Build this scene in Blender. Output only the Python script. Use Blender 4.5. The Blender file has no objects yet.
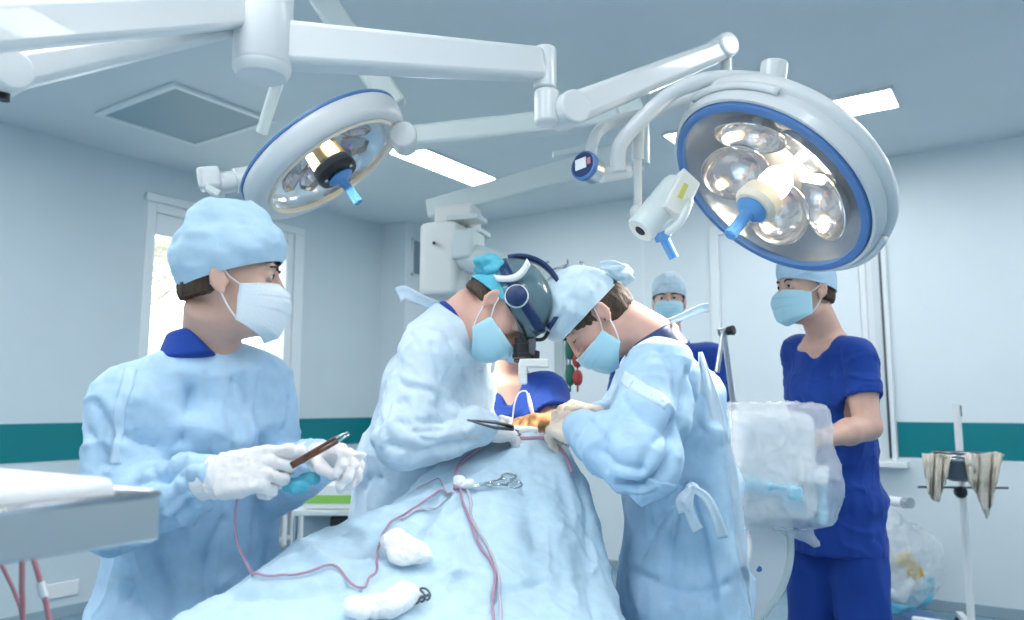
import bpy, bmesh, math, random
import numpy as np
from mathutils import Vector, Matrix

SC = bpy.context.scene
COL = SC.collection
random.seed(7)
RNG = np.random.default_rng(11)
F_PX = 780.0
PITCH = math.atan(95.0 / F_PX)
YAW = math.atan2(528.0, math.hypot(780.0, 95.0))
CAM_H = 1.30
CP, SP = math.cos(PITCH), math.sin(PITCH)
CY, SY = math.cos(YAW), math.sin(YAW)
RA = np.array([[CY, -SY, 0], [SY, CY, 0], [0, 0, 1.0]])   # viewing-side frame (x right, y ahead) -> room frame
V = lambda *a: np.array(a, float)


def P(px, py, d):
    """point seen at photo pixel (px,py) standing d metres ahead of the lens, in the viewing-side frame"""
    x = (px - 512.0) / F_PX * d
    yc = (310.0 - py) / F_PX * d
    return V(x, d * CP - yc * SP, CAM_H + d * SP + yc * CP)


def dir_at(px, py, x, y, z):
    """direction given across / up / away along the sight line of a photo pixel"""
    w = unit(P(px, py, 1.0) - V(0, 0, CAM_H))
    r = unit(np.cross(w, (0, 0, 1)))
    r = unit(P(px + 1, py, 1.0) - P(px, py, 1.0))
    r = unit(r - w * np.dot(r, w))
    return unit(r * x + np.cross(r, w) * y + w * z)


def unit(v):
    v = np.asarray(v, float)
    return v / max(1e-9, np.linalg.norm(v))


# ------------------------------------------------------------------ materials
def new_mat(name):
    m = bpy.data.materials.new(name)
    m.use_nodes = True
    return m, m.node_tree.nodes, m.node_tree.links, m.node_tree.nodes['Principled BSDF']


def mat(name, col, rough=0.5, metal=0.0, spec=0.5, var=0.0, vscale=8.0, bump=0.0, bscale=60.0, trans=0.0, ior=1.45,
        alpha=1.0, sss=0.0, coat=0.0, sheen=0.0, col2=None, stretch=(1, 1, 1), crinkle=0.0, cscale=7.0):
    m, N, L, B = new_mat(name)
    c = (*col, 1.0)
    B.inputs['Base Color'].default_value = c
    B.inputs['Roughness'].default_value = rough
    B.inputs['Metallic'].default_value = metal
    B.inputs['Specular IOR Level'].default_value = spec
    B.inputs['IOR'].default_value = ior
    B.inputs['Transmission Weight'].default_value = trans
    B.inputs['Alpha'].default_value = alpha
    B.inputs['Coat Weight'].default_value = coat
    B.inputs['Sheen Weight'].default_value = sheen
    if sss > 0:
        B.inputs['Subsurface Weight'].default_value = sss
        B.inputs['Subsurface Radius'].default_value = (0.012, 0.005, 0.003)
        B.inputs['Subsurface Scale'].default_value = 1.0
    if var > 0 or bump > 0 or crinkle > 0 or col2 is not None:
        tc = N.new('ShaderNodeTexCoord')
        mp = N.new('ShaderNodeMapping')
        mp.inputs['Scale'].default_value = stretch
        L.new(tc.outputs['Object'], mp.inputs['Vector'])
    if var > 0 or col2 is not None:
        nz = N.new('ShaderNodeTexNoise')
        nz.inputs['Scale'].default_value = vscale
        nz.inputs['Detail'].default_value = 4
        L.new(mp.outputs['Vector'], nz.inputs['Vector'])
        mx = N.new('ShaderNodeMix')
        mx.data_type = 'RGBA'
        if col2 is None:
            col2 = tuple(max(0, x * (1 - var)) for x in col)
            c = (*[min(1, x * (1 + var * .5)) for x in col], 1)
        mx.inputs[6].default_value = c
        mx.inputs[7].default_value = (*col2, 1)
        rp = N.new('ShaderNodeMapRange')
        rp.inputs['From Min'].default_value = .32
        rp.inputs['From Max'].default_value = .68
        L.new(nz.outputs['Fac'], rp.inputs['Value'])
        L.new(rp.outputs['Result'], mx.inputs[0])
        L.new(mx.outputs[2], B.inputs['Base Color'])
    if bump > 0:
        n2 = N.new('ShaderNodeTexNoise')
        n2.inputs['Scale'].default_value = bscale
        n2.inputs['Detail'].default_value = 5
        L.new(mp.outputs['Vector'], n2.inputs['Vector'])
        bp = N.new('ShaderNodeBump')
        bp.inputs['Strength'].default_value = bump
        bp.inputs['Distance'].default_value = 0.01
        L.new(n2.outputs['Fac'], bp.inputs['Height'])
        L.new(bp.outputs['Normal'], B.inputs['Normal'])
    if crinkle > 0:
        n3 = N.new('ShaderNodeTexNoise')
        n3.noise_type = 'RIDGED_MULTIFRACTAL'
        n3.inputs['Scale'].default_value = cscale
        n3.inputs['Detail'].default_value = 3
        n3.inputs['Distortion'].default_value = .6
        L.new(mp.outputs['Vector'], n3.inputs['Vector'])
        b2 = N.new('ShaderNodeBump')
        b2.inputs['Strength'].default_value = crinkle
        b2.inputs['Distance'].default_value = 0.05
        L.new(n3.outputs['Fac'], b2.inputs['Height'])
        if bump > 0:
            L.new(bp.outputs['Normal'], b2.inputs['Normal'])
        L.new(b2.outputs['Normal'], B.inputs['Normal'])
    return m


def glow(name, col, strength):
    m, N, L, B = new_mat(name)
    B.inputs['Base Color'].default_value = (.9, .9, .9, 1)
    B.inputs['Emission Color'].default_value = (*col, 1)
    B.inputs['Emission Strength'].default_value = strength
    return m


def film(name, col, rough=0.12, clear=0.75, bump=0.4, bscale=25):
    """thin clear plastic: part see-through, part glossy"""
    m, N, L, B = new_mat(name)
    B.inputs['Base Color'].default_value = (*col, 1)
    B.inputs['Roughness'].default_value = rough
    tr = N.new('ShaderNodeBsdfTransparent')
    tr.inputs['Color'].default_value = (.97, .985, 1, 1)
    mx = N.new('ShaderNodeMixShader')
    tc = N.new('ShaderNodeTexCoord')
    nz = N.new('ShaderNodeTexNoise')
    nz.inputs['Scale'].default_value = bscale
    nz.inputs['Detail'].default_value = 3
    L.new(tc.outputs['Object'], nz.inputs['Vector'])
    bp = N.new('ShaderNodeBump')
    bp.inputs['Strength'].default_value = bump
    bp.inputs['Distance'].default_value = .02
    L.new(nz.outputs['Fac'], bp.inputs['Height'])
    L.new(bp.outputs['Normal'], B.inputs['Normal'])
    mx.inputs[0].default_value = clear
    L.new(B.outputs['BSDF'], mx.inputs[1])
    L.new(tr.outputs['BSDF'], mx.inputs[2])
    L.new(mx.outputs['Shader'], N['Material Output'].inputs['Surface'])
    return m


# ------------------------------------------------------------------ object plumbing
def thing(name, label, cat, base, group=None, frame='A'):
    o = bpy.data.objects.new(name, None)
    o.empty_display_size = .1
    COL.objects.link(o)
    b = np.asarray(base, float)
    o.location = (RA @ b) if frame == 'A' else b
    o['label'] = label
    o['category'] = cat
    if group:
        o['group'] = group
    return o


def root_loc(o):
    l = Vector((0, 0, 0))
    while o is not None:
        l = l + o.location
        o = o.parent
    return np.array(l)


def mesh(name, vf, m, parent=None, frame='A', smooth=True, sharp=35, bevel=0.0, label=None, cat=None, group=None, kind=None, sub=0, solid=0.0):
    v, f = vf
    v = np.asarray(v, float).reshape(-1, 3)
    if frame == 'A':
        v = v @ RA.T
    org = root_loc(parent) if parent is not None else V((v[:, 0].min() + v[:, 0].max()) / 2, (v[:, 1].min() + v[:, 1].max()) / 2, v[:, 2].min())
    me = bpy.data.meshes.new(name)
    me.from_pydata((v - org).tolist(), [], [list(map(int, q)) for q in f] if not isinstance(f, np.ndarray) else f.tolist())
    me.validate()
    if smooth:
        me.polygons.foreach_set('use_smooth', [True] * len(me.polygons))
        if sharp:
            me.set_sharp_from_angle(angle=math.radians(sharp))
    me.materials.append(m)
    o = bpy.data.objects.new(name, me)
    COL.objects.link(o)
    if parent is not None:
        o.parent = parent
    else:
        o.location = org
    if solid:
        s = o.modifiers.new('thickness', 'SOLIDIFY')
        s.thickness = solid
        s.offset = 0
    if bevel > 0:
        b = o.modifiers.new('bevel', 'BEVEL')
        b.width = bevel
        b.segments = 3
        b.limit_method = 'ANGLE'
        b.angle_limit = math.radians(40)
    if sub:
        s = o.modifiers.new('subdiv', 'SUBSURF')
        s.levels = s.render_levels = sub
    if label:
        o['label'] = label
    if cat:
        o['category'] = cat
    if group:
        o['group'] = group
    if kind:
        o['kind'] = kind
    return o


class MB:
    def __init__(s):
        s.v, s.f = [], []

    @property
    def vf(s):
        return np.array(s.v), s.f

    def add(s, v, f):
        n = len(s.v)
        s.v += [tuple(q) for q in v]
        s.f += [[i + n for i in q] for q in f]
        return s

    def box(s, c, half, R=None):
        R = np.eye(3) if R is None else R
        h = np.asarray(half, float)
        c = np.asarray(c, float)
        vs = [c + R @ (h * V(x, y, z)) for z in (-1, 1) for y in (-1, 1) for x in (-1, 1)]
        return s.add(vs, [[0, 2, 3, 1], [4, 5, 7, 6], [0, 1, 5, 4], [2, 6, 7, 3], [0, 4, 6, 2], [1, 3, 7, 5]])

    def span(s, lo, hi):
        lo, hi = np.asarray(lo, float), np.asarray(hi, float)
        return s.box((lo + hi) / 2, (hi - lo) / 2)

    def beam(s, a, b, w, h, up=(0, 0, 1), w2=None, h2=None):
        """rectangular bar from a to b; w across, h along up; w2,h2 at the far end"""
        a, b = np.asarray(a, float), np.asarray(b, float)
        d = unit(b - a)
        sd = unit(np.cross(d, up))
        u = np.cross(sd, d)
        w2, h2 = w2 or w, h2 or h
        vs = [p + sd * x * ww / 2 + u * z * hh / 2 for p, ww, hh in ((a, w, h), (b, w2, h2)) for x, z in ((-1, -1), (1, -1), (1, 1), (-1, 1))]
        return s.add(vs, [[0, 3, 2, 1], [4, 5, 6, 7], [0, 1, 5, 4], [1, 2, 6, 5], [2, 3, 7, 6], [3, 0, 4, 7]])

    def tube(s, pts, r, n=12, caps=True):
        pts = np.asarray(pts, float)
        r = np.broadcast_to(np.asarray(r, float), (len(pts),))
        t = np.gradient(pts, axis=0)
        t /= np.maximum(1e-9, np.linalg.norm(t, axis=1))[:, None]
        u = unit(np.cross(t[0], (0, 0, 1) if abs(t[0][2]) < .9 else (1, 0, 0)))
        vs = []
        for i in range(len(pts)):
            u = unit(u - t[i] * np.dot(u, t[i]))
            w = np.cross(t[i], u)
            for k in range(n):
                a = 2 * math.pi * k / n
                vs.append(pts[i] + r[i] * (math.cos(a) * u + math.sin(a) * w))
        fs = []
        for i in range(len(pts) - 1):
            for k in range(n):
                k2 = (k + 1) % n
                fs.append([i * n + k, i * n + k2, (i + 1) * n + k2, (i + 1) * n + k])
        if caps:
            fs.append(list(range(n))[::-1])
            fs.append([(len(pts) - 1) * n + k for k in range(n)])
        return s.add(vs, fs)

    def cyl(s, a, b, ra, rb=None, n=28):
        return s.tube([a, b], [ra, ra if rb is None else rb], n)

    def lathe(s, prof, c, M, n=48, closed=False):
        """prof: (r, z) pairs about the axis M[:,2] through c"""
        c = np.asarray(c, float)
        vs = []
        for r, z in prof:
            for k in range(n):
                a = 2 * math.pi * k / n
                vs.append(c + M @ V(max(r, 1e-4) * math.cos(a), max(r, 1e-4) * math.sin(a), z))
        fs = []
        m = len(prof)
        for i in range(m if closed else m - 1):
            j = (i + 1) % m
            for k in range(n):
                k2 = (k + 1) % n
                fs.append([i * n + k, i * n + k2, j * n + k2, j * n + k])
        return s.add(vs, fs)

    def grid(s, A, wrap=False):
        """A: rows x cols x 3"""
        R, C = A.shape[:2]
        fs = []
        for i in range(R - 1):
            for j in range(C if wrap else C - 1):
                j2 = (j + 1) % C
                fs.append([i * C + j, i * C + j2, (i + 1) * C + j2, (i + 1) * C + j])
        return s.add(A.reshape(-1, 3), fs)


def axes(z, xhint=(1, 0, 0)):
    z = unit(z)
    x = np.asarray(xhint, float)
    x = unit(x - z * np.dot(x, z))
    return np.stack([x, np.cross(z, x), z], axis=1)


def spline(pts, n=8):
    """Catmull-Rom through pts"""
    p = np.asarray(pts, float)
    p = np.vstack([2 * p[0] - p[1], p, 2 * p[-1] - p[-2]])
    out = []
    for i in range(1, len(p) - 2):
        for k in range(n):
            t = k / n
            a, b, c, d = p[i - 1], p[i], p[i + 1], p[i + 2]
            out.append(.5 * (2 * b + (c - a) * t + (2 * a - 5 * b + 4 * c - d) * t * t + (3 * b - a - 3 * c + d) * t ** 3))
    out.append(p[-2])
    return np.array(out)


# ------------------------------------------------------------------ noise
_LAT = RNG.random((32, 32, 32)).astype(np.float32)


def vnoise(p):
    p = np.asarray(p)
    i = np.floor(p).astype(int)
    t = p - i
    t = t * t * (3 - 2 * t)
    i0 = i & 31
    i1 = (i + 1) & 31
    out = 0
    for dx in (0, 1):
        for dy in (0, 1):
            for dz in (0, 1):
                w = (t[..., 0] if dx else 1 - t[..., 0]) * (t[..., 1] if dy else 1 - t[..., 1]) * (t[..., 2] if dz else 1 - t[..., 2])
                out = out + w * _LAT[(i1 if dx else i0)[..., 0], (i1 if dy else i0)[..., 1], (i1 if dz else i0)[..., 2]]
    return out


def fbm(p, o=3):
    s, a = 0, 1.0
    p = np.asarray(p, float)
    for k in range(o):
        s = s + a * (vnoise(p + 7.3 * k) - .5)
        p = p * 2.03
        a *= .5
    return s


def ridge(p, o=2):
    s, a = 0, 1.0
    p = np.asarray(p, float)
    for k in range(o):
        s = s + a * (1 - np.abs(2 * vnoise(p + 5.1 * k) - 1) * 2)
        p = p * 2.1
        a *= .45
    return s


def crisp(p, o=2):
    """thin sharp ridges on a calm ground"""
    s, a = 0, 1.0
    p = np.asarray(p, float)
    for k in range(o):
        s = s + a * (1 - np.abs(2 * vnoise(p + 3.7 * k) - 1)) ** 11
        p = p * 1.9
        a *= .55
    return s


# ------------------------------------------------------------------ distance-field modeller
class Field:
    def __init__(s, lo, hi, h):
        s.h = h
        s.lo = np.asarray(lo, float)
        n = np.ceil((np.asarray(hi, float) - s.lo) / h).astype(int) + 1
        s.ax = [(s.lo[i] + h * np.arange(n[i])).astype(np.float32) for i in range(3)]
        s.D = np.full(tuple(n), 1.0, np.float32)

    def _apply(s, fn, lo, hi, k, op):
        pad = k * 1.2 + 2.5 * s.h
        sl = []
        for i in range(3):
            a = int(np.searchsorted(s.ax[i], lo[i] - pad))
            b = int(np.searchsorted(s.ax[i], hi[i] + pad))
            if b - a < 2:
                return s
            sl.append(slice(a, b))
        X = s.ax[0][sl[0]][:, None, None]
        Y = s.ax[1][sl[1]][None, :, None]
        Z = s.ax[2][sl[2]][None, None, :]
        d = fn(X, Y, Z).astype(np.float32)
        D = s.D[tuple(sl)]
        k = max(k, 1e-5)
        if op == 'u':
            h = np.clip(.5 + .5 * (D - d) / k, 0, 1)
            s.D[tuple(sl)] = D + (d - D) * h - k * h * (1 - h)
        else:
            h = np.clip(.5 - .5 * (D + d) / k, 0, 1)
            s.D[tuple(sl)] = D + (-d - D) * h + k * h * (1 - h)
        return s

    def cap(s, a, b, ra, rb=None, k=.02, op='u'):
        a, b = np.asarray(a, float), np.asarray(b, float)
        rb = ra if rb is None else rb
        ab = b - a
        L2 = max(1e-9, float(ab @ ab))

        def fn(X, Y, Z):
            x, y, z = X - a[0], Y - a[1], Z - a[2]
            t = np.clip((x * ab[0] + y * ab[1] + z * ab[2]) / L2, 0, 1)
            return np.sqrt((x - t * ab[0]) ** 2 + (y - t * ab[1]) ** 2 + (z - t * ab[2]) ** 2) - (ra + (rb - ra) * t)
        r = max(ra, rb)
        return s._apply(fn, np.minimum(a, b) - r, np.maximum(a, b) + r, k, op)

    def ell(s, c, r, M=None, k=.02, op='u'):
        c = np.asarray(c, float)
        M = np.eye(3) if M is None else M
        r = np.asarray(r, float)

        def fn(X, Y, Z):
            x, y, z = X - c[0], Y - c[1], Z - c[2]
            q = [x * M[0, i] + y * M[1, i] + z * M[2, i] for i in range(3)]
            k0 = np.sqrt(sum((q[i] / r[i]) ** 2 for i in range(3)))
            k1 = np.sqrt(sum((q[i] / r[i] ** 2) ** 2 for i in range(3))) + 1e-6
            return k0 * (k0 - 1) / k1
        e = np.abs(M) @ r
        return s._apply(fn, c - e, c + e, k, op)

    def rbox(s, c, half, M=None, r=.01, k=.02, op='u'):
        c = np.asarray(c, float)
        M = np.eye(3) if M is None else M
        hb = np.asarray(half, float) - r

        def fn(X, Y, Z):
            x, y, z = X - c[0], Y - c[1], Z - c[2]
            q = [np.abs(x * M[0, i] + y * M[1, i] + z * M[2, i]) - hb[i] for i in range(3)]
            return np.sqrt(sum(np.maximum(w, 0) ** 2 for w in q)) + np.minimum(np.maximum(np.maximum(q[0], q[1]), q[2]), 0) - r
        e = np.abs(M) @ np.asarray(half, float)
        return s._apply(fn, c - e, c + e, k, op)

    def oval(s, a, b, ra, rb, side, k=.03, op='u', cap=.5):
        """bar of oval section; ra, rb = (half-width along side, half-depth) at a and b; cap = roundness of the ends"""
        a, b = np.asarray(a, float), np.asarray(b, float)
        ra, rb = np.asarray(ra, float), np.asarray(rb, float)
        ax = b - a
        L = float(np.linalg.norm(ax))
        ax = ax / L
        sd = unit(np.asarray(side, float) - ax * np.dot(side, ax))
        ot = np.cross(ax, sd)

        def fn(X, Y, Z):
            x, y, z = X - a[0], Y - a[1], Z - a[2]
            t = x * ax[0] + y * ax[1] + z * ax[2]
            tc = np.clip(t / L, 0, 1)
            rw = ra[0] + (rb[0] - ra[0]) * tc
            rd = ra[1] + (rb[1] - ra[1]) * tc
            u = (x * sd[0] + y * sd[1] + z * sd[2]) / rw
            w = (x * ot[0] + y * ot[1] + z * ot[2]) / rd
            e = (t - np.clip(t, 0, L)) / (np.minimum(rw, rd) * cap)
            k0 = np.sqrt(u * u + w * w + e * e)
            k1 = np.sqrt((u / rw) ** 2 + (w / rd) ** 2 + (e / (np.minimum(rw, rd) * cap)) ** 2) + 1e-6
            return k0 * (k0 - 1) / k1
        r = max(ra.max(), rb.max())
        return s._apply(fn, np.minimum(a, b) - r, np.maximum(a, b) + r, k, op)

    def chain(s, pts, rs, k=.012, op='u'):
        for i in range(len(pts) - 1):
            s.cap(pts[i], pts[i + 1], rs[i], rs[i + 1], k, op)
        return s

    def plane(s, c, n, k=.01):
        """keep the side n points to"""
        c, n = np.asarray(c, float), -unit(n)
        d = (s.ax[0][:, None, None] - c[0]) * n[0] + (s.ax[1][None, :, None] - c[1]) * n[1] + (s.ax[2][None, None, :] - c[2]) * n[2]
        h = np.clip(.5 + .5 * (d - s.D) / k, 0, 1)
        s.D = (s.D + (d - s.D) * h + k * h * (1 - h)).astype(np.float32)
        return s

    def surf(s):
        D = s.D
        sg = D < 0
        nx, ny, nz = D.shape
        cnt = np.zeros((nx - 1, ny - 1, nz - 1), np.uint8)
        for i in (0, 1):
            for j in (0, 1):
                for k in (0, 1):
                    cnt += sg[i:nx - 1 + i, j:ny - 1 + j, k:nz - 1 + k]
        act = (cnt > 0) & (cnt < 8)
        I = np.argwhere(act)
        idx = np.full(act.shape, -1, np.int32)
        idx[act] = np.arange(len(I))
        co = np.array([[i, j, k] for i in (0, 1) for j in (0, 1) for k in (0, 1)])
        vals = np.stack([D[I[:, 0] + c[0], I[:, 1] + c[1], I[:, 2] + c[2]] for c in co], 1)
        acc = np.zeros((len(I), 3))
        num = np.zeros(len(I))
        for a in range(8):
            for b in range(a + 1, 8):
                if np.abs(co[a] - co[b]).sum() != 1:
                    continue
                va, vb = vals[:, a], vals[:, b]
                cr = (va < 0) != (vb < 0)
                t = np.where(cr, va / np.where(cr, va - vb, 1), 0)
                acc += np.where(cr[:, None], co[a] + t[:, None] * (co[b] - co[a]), 0)
                num += cr
        v = s.lo + s.h * (I + acc / num[:, None])
        quads = []
        for ax in range(3):
            o1, o2 = [(1, 2), (2, 0), (0, 1)][ax]
            sa = [slice(None)] * 3
            sb = [slice(None)] * 3
            sa[ax] = slice(0, -1)
            sb[ax] = slice(1, None)
            A, Bq = sg[tuple(sa)], sg[tuple(sb)]
            E = np.argwhere(A != Bq)
            ok = (E[:, o1] > 0) & (E[:, o2] > 0) & (E[:, o1] < D.shape[o1] - 1) & (E[:, o2] < D.shape[o2] - 1)
            E = E[ok]
            ins = A[E[:, 0], E[:, 1], E[:, 2]]

            def cell(d1, d2):
                q = E.copy()
                q[:, o1] -= d1
                q[:, o2] -= d2
                return idx[q[:, 0], q[:, 1], q[:, 2]]
            q = np.stack([cell(1, 1), cell(0, 1), cell(0, 0), cell(1, 0)], 1)
            q[~ins] = q[~ins][:, ::-1]
            quads.append(q)
        return v, np.vstack(quads)


def vnormals(v, f):
    n = np.zeros_like(v)
    a, b, c, d = (v[f[:, i]] for i in range(4))
    fn = np.cross(c - a, d - b)
    for i in range(4):
        np.add.at(n, f[:, i], fn)
    return n / np.maximum(1e-12, np.linalg.norm(n, axis=1))[:, None]


def relax(v, f, it=1, w=.5):
    for _ in range(it):
        acc = np.zeros_like(v)
        cnt = np.zeros(len(v))
        for i in range(4):
            for j in (1, 3):
                np.add.at(acc, f[:, i], v[f[:, (i + j) % 4]])
                np.add.at(cnt, f[:, i], 1)
        v = v * (1 - w) + w * acc / np.maximum(cnt, 1)[:, None]
    return v
# ================================================================== materials used
M = {}
M['wall'] = mat('wall_paint', (.60, .69, .73), .55, var=.03, vscale=2, bump=.03, bscale=220)
M['wall_back'] = mat('wall_panel_paint', (.71, .78, .81), .45, var=.02, vscale=2, bump=.02, bscale=200)
M['teal'] = mat('teal_band_paint', (.0, .20, .225), .4, var=.04, vscale=3)
M['ceil'] = mat('ceiling_paint', (.70, .755, .785), .6, var=.03, vscale=1.5, bump=.03, bscale=150)
M['floor'] = mat('floor_vinyl', (.20, .33, .42), .25, var=.12, vscale=30)
M['white'] = mat('white_lacquer', (.72, .75, .76), .28, coat=.25)
M['cream'] = mat('cream_plastic', (.80, .80, .76), .35)
M['offwhite'] = mat('grey_white_enamel', (.66, .73, .72), .35)
M['plastic'] = mat('white_plastic', (.82, .84, .85), .4)
M['steel'] = mat('brushed_steel', (.62, .65, .67), .28, metal=1.0, bump=.05, bscale=300, stretch=(1, 1, 20))
M['chrome'] = mat('polished_steel', (.60, .62, .64), .14, metal=1.0)
M['darksteel'] = mat('dark_steel', (.16, .17, .19), .3, metal=1.0)
M['black'] = mat('black_plastic', (.015, .016, .02), .4)
M['blue'] = mat('blue_handle_plastic', (.10, .30, .62), .38)
M['bluering'] = mat('blue_rim_rubber', (.09, .22, .50), .4)
M['navy'] = mat('navy_plastic', (.01, .035, .12), .35)
M['grille'] = mat('grey_louvre_metal', (.30, .40, .46), .5)
M['frame'] = mat('window_frame_plastic', (.76, .81, .83), .35)
M['gown'] = mat('blue_nonwoven_gown', (.46, .665, .86), .72, var=.07, vscale=38, bump=.07, bscale=150, sheen=.12, crinkle=.9, cscale=6)
M['gown_pale'] = mat('pale_blue_nonwoven_gown', (.68, .81, .915), .72, var=.07, vscale=38, bump=.07, bscale=150, sheen=.12, crinkle=.9, cscale=6)
M['gown_seam'] = mat('gown_seam_nonwoven', (.53, .715, .88), .72, bump=.05, bscale=120)
M['drape'] = mat('pale_blue_surgical_drape', (.53, .715, .845), .72, var=.07, vscale=38, bump=.07, bscale=150, sheen=.12, crinkle=.9, cscale=6)
M['cap'] = mat('blue_nonwoven_cap', (.48, .68, .83), .75, var=.04, vscale=25, bump=.06, bscale=120, crinkle=.25, cscale=14)
M['cap_pale'] = mat('pale_nonwoven_cap', (.60, .75, .84), .75, var=.04, vscale=25, bump=.06, bscale=120, crinkle=.25, cscale=14)
M['mask_white'] = mat('white_mask_fabric', (.74, .82, .88), .7, bump=.12, bscale=200)
M['mask_blue'] = mat('blue_mask_fabric', (.47, .76, .87), .7, bump=.12, bscale=200)
M['scrubs'] = mat('royal_blue_cotton', (.004, .050, .32), .8, var=.08, vscale=10, bump=.05, bscale=200, sheen=.05, crinkle=.15, cscale=7)
M['skin'] = mat('skin', (.72, .45, .355), .48, var=.06, vscale=30, sss=.12, bump=.04, bscale=300)
M['skin_warm'] = mat('skin_ruddy', (.74, .43, .345), .48, var=.07, vscale=30, sss=.12, bump=.04, bscale=300)
M['hair'] = mat('brown_hair', (.10, .058, .035), .55, col2=(.045, .027, .018), vscale=120, bump=.5, bscale=320, stretch=(1, 1, .15))
M['eyewhite'] = mat('eyeball', (.75, .74, .72), .15)
M['iris'] = mat('iris_brown', (.05, .03, .02), .15)
M['latex'] = mat('white_latex', (.83, .80, .80), .5, var=.04, vscale=20, bump=.1, bscale=120, sss=.05)
M['latex_tan'] = mat('stained_tan_latex', (.78, .40, .16), .45, var=.15, vscale=25, bump=.1, bscale=120)
M['latex_cream'] = mat('cream_latex', (.86, .70, .58), .5, var=.06, vscale=20, bump=.1, bscale=120)
M['knit'] = mat('white_knit', (.84, .85, .87), .85, bump=.3, bscale=300)
M['gauze'] = mat('white_gauze', (.86, .88, .90), .9, bump=.5, bscale=140)
M['wood'] = mat('brown_bakelite', (.16, .065, .04), .35, col2=(.06, .025, .018), vscale=18, stretch=(3, 3, .6))
M['pinktube'] = mat('pink_tinted_tubing', (.46, .27, .38), .3, var=.1, vscale=12)
M['redtube'] = mat('blood_red_tubing', (.60, .26, .30), .25, var=.25, vscale=9)
M['clear_tube'] = mat('clear_grey_tubing', (.52, .50, .58), .25)
M['glass'] = mat('lamp_cover_glass', (1, 1, 1), .03, trans=1.0, ior=1.05)
M['reflector'] = mat('faceted_reflector', (.50, .51, .54), .12, metal=.85, bump=.12, bscale=16)
M['linen'] = mat('beige_linen', (.62, .58, .50), .9, var=.1, vscale=20, bump=.3, bscale=200)
M['towel'] = mat('white_towel', (.85, .87, .89), .85, bump=.2, bscale=150)
M['film'] = film('clear_plastic_film', (.92, .95, .98), .10, .66, .5, 16)
M['bag'] = film('clear_bin_bag_film', (.90, .94, .97), .15, .56, .9, 20)
M['visor'] = film('tinted_visor_film', (.18, .26, .30), .08, .50, .05, 5)
M['green'] = mat('green_label_print', (.30, .62, .12), .5)
M['bark'] = mat('pale_bark', (.42, .40, .36), .8, var=.2, vscale=8)
M['leafy'] = mat('pale_foliage', (.50, .52, .40), .8, var=.3, vscale=5)
M['yellow'] = mat('yellow_packaging', (.85, .55, .06), .5)
M['paper'] = mat('white_paper', (.84, .86, .87), .8)
M['tealcap'] = mat('turquoise_cap_fabric', (.10, .48, .62), .7, bump=.3, bscale=120)
M['sky'] = None

# ================================================================== room (room frame: x along the back wall, y along the window wall)
XL, YB, HC = -5.09, 5.80, 3.0
XR, YF = 2.3, -1.7
WY0, WY1, WZ0, WZ1 = 3.00, 4.30, .90, 2.72          # window opening


def room(name, mb, m, **k):
    return mesh(name, mb.vf, m, frame='W', smooth=False, kind='structure', **k)


room('floor', MB().span((XL - .3, YF - .2, -.12), (XR + .2, YB + .2, 0)), M['floor'])
room('ceiling', MB().span((XL - .3, YF - .2, HC), (XR + .2, YB + .2, HC + .12)), M['ceil'])
T = .28
wl = MB()
wl.span((XL - T, YF - .2, 0), (XL, WY0, HC)).span((XL - T, WY1, 0), (XL, YB + .2, HC)).span((XL - T, WY0, 0), (XL, WY1, WZ0)).span((XL - T, WY0, WZ1), (XL, WY1, HC))
room('wall_left', wl, M['wall'])
room('wall_back', MB().span((XL, YB, 0), (XR + .2, YB + .2, HC)), M['wall_back'])
room('wall_right', MB().span((XR, YF, 0), (XR + .2, YB, HC)), M['wall'])
room('wall_front', MB().span((XL, YF - .2, 0), (XR + .2, YF, HC)), M['wall'])
room('column', MB().span((XL, 5.36, 0), (XL + .30, YB, HC)), M['wall_back'])
# teal paint band
bz0, bz1 = .958, 1.188
room('trim_1', MB().span((XL, YF, bz0), (XL + .004, WY0 - .02, bz1)).span((XL, WY1 + .10, bz0), (XL + .004, 5.36, bz1)).span((XL + .004, 5.356, bz0), (XL + .304, 5.36, bz1)), M['teal'])
room('trim_2', MB().span((-.80, YB - .004, bz0), (XR, YB, bz1)).span((XL + .30, YB - .004, bz0), (-1.98, YB, bz1)), M['teal'])
room('baseboard_left', MB().span((XL, YF, 0), (XL + .012, YB, .07)), M['grille'], bevel=.004)
room('baseboard_back', MB().span((XL + .3, YB - .012, 0), (XR, YB, .07)), M['grille'], bevel=.004)

# window_1: frame with roller box, mullion and panes
fr = MB()
fd0, fd1 = XL - .06, XL + .02
fr.span((fd0, WY0, WZ0), (XL + .006, WY0 + .07, WZ1)).span((fd0, WY1 - .07, WZ0), (XL + .006, WY1, WZ1)).span((fd0, WY0 + .07, WZ1 - .07), (XL + .004, WY1 - .07, WZ1)).span((fd0, WY0 + .07, WZ0), (XL + .004, WY1 - .07, WZ0 + .07))
fr.span((fd0, 3.62, WZ0 + .07), (XL - .005, 3.69, WZ1 - .07))
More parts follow.
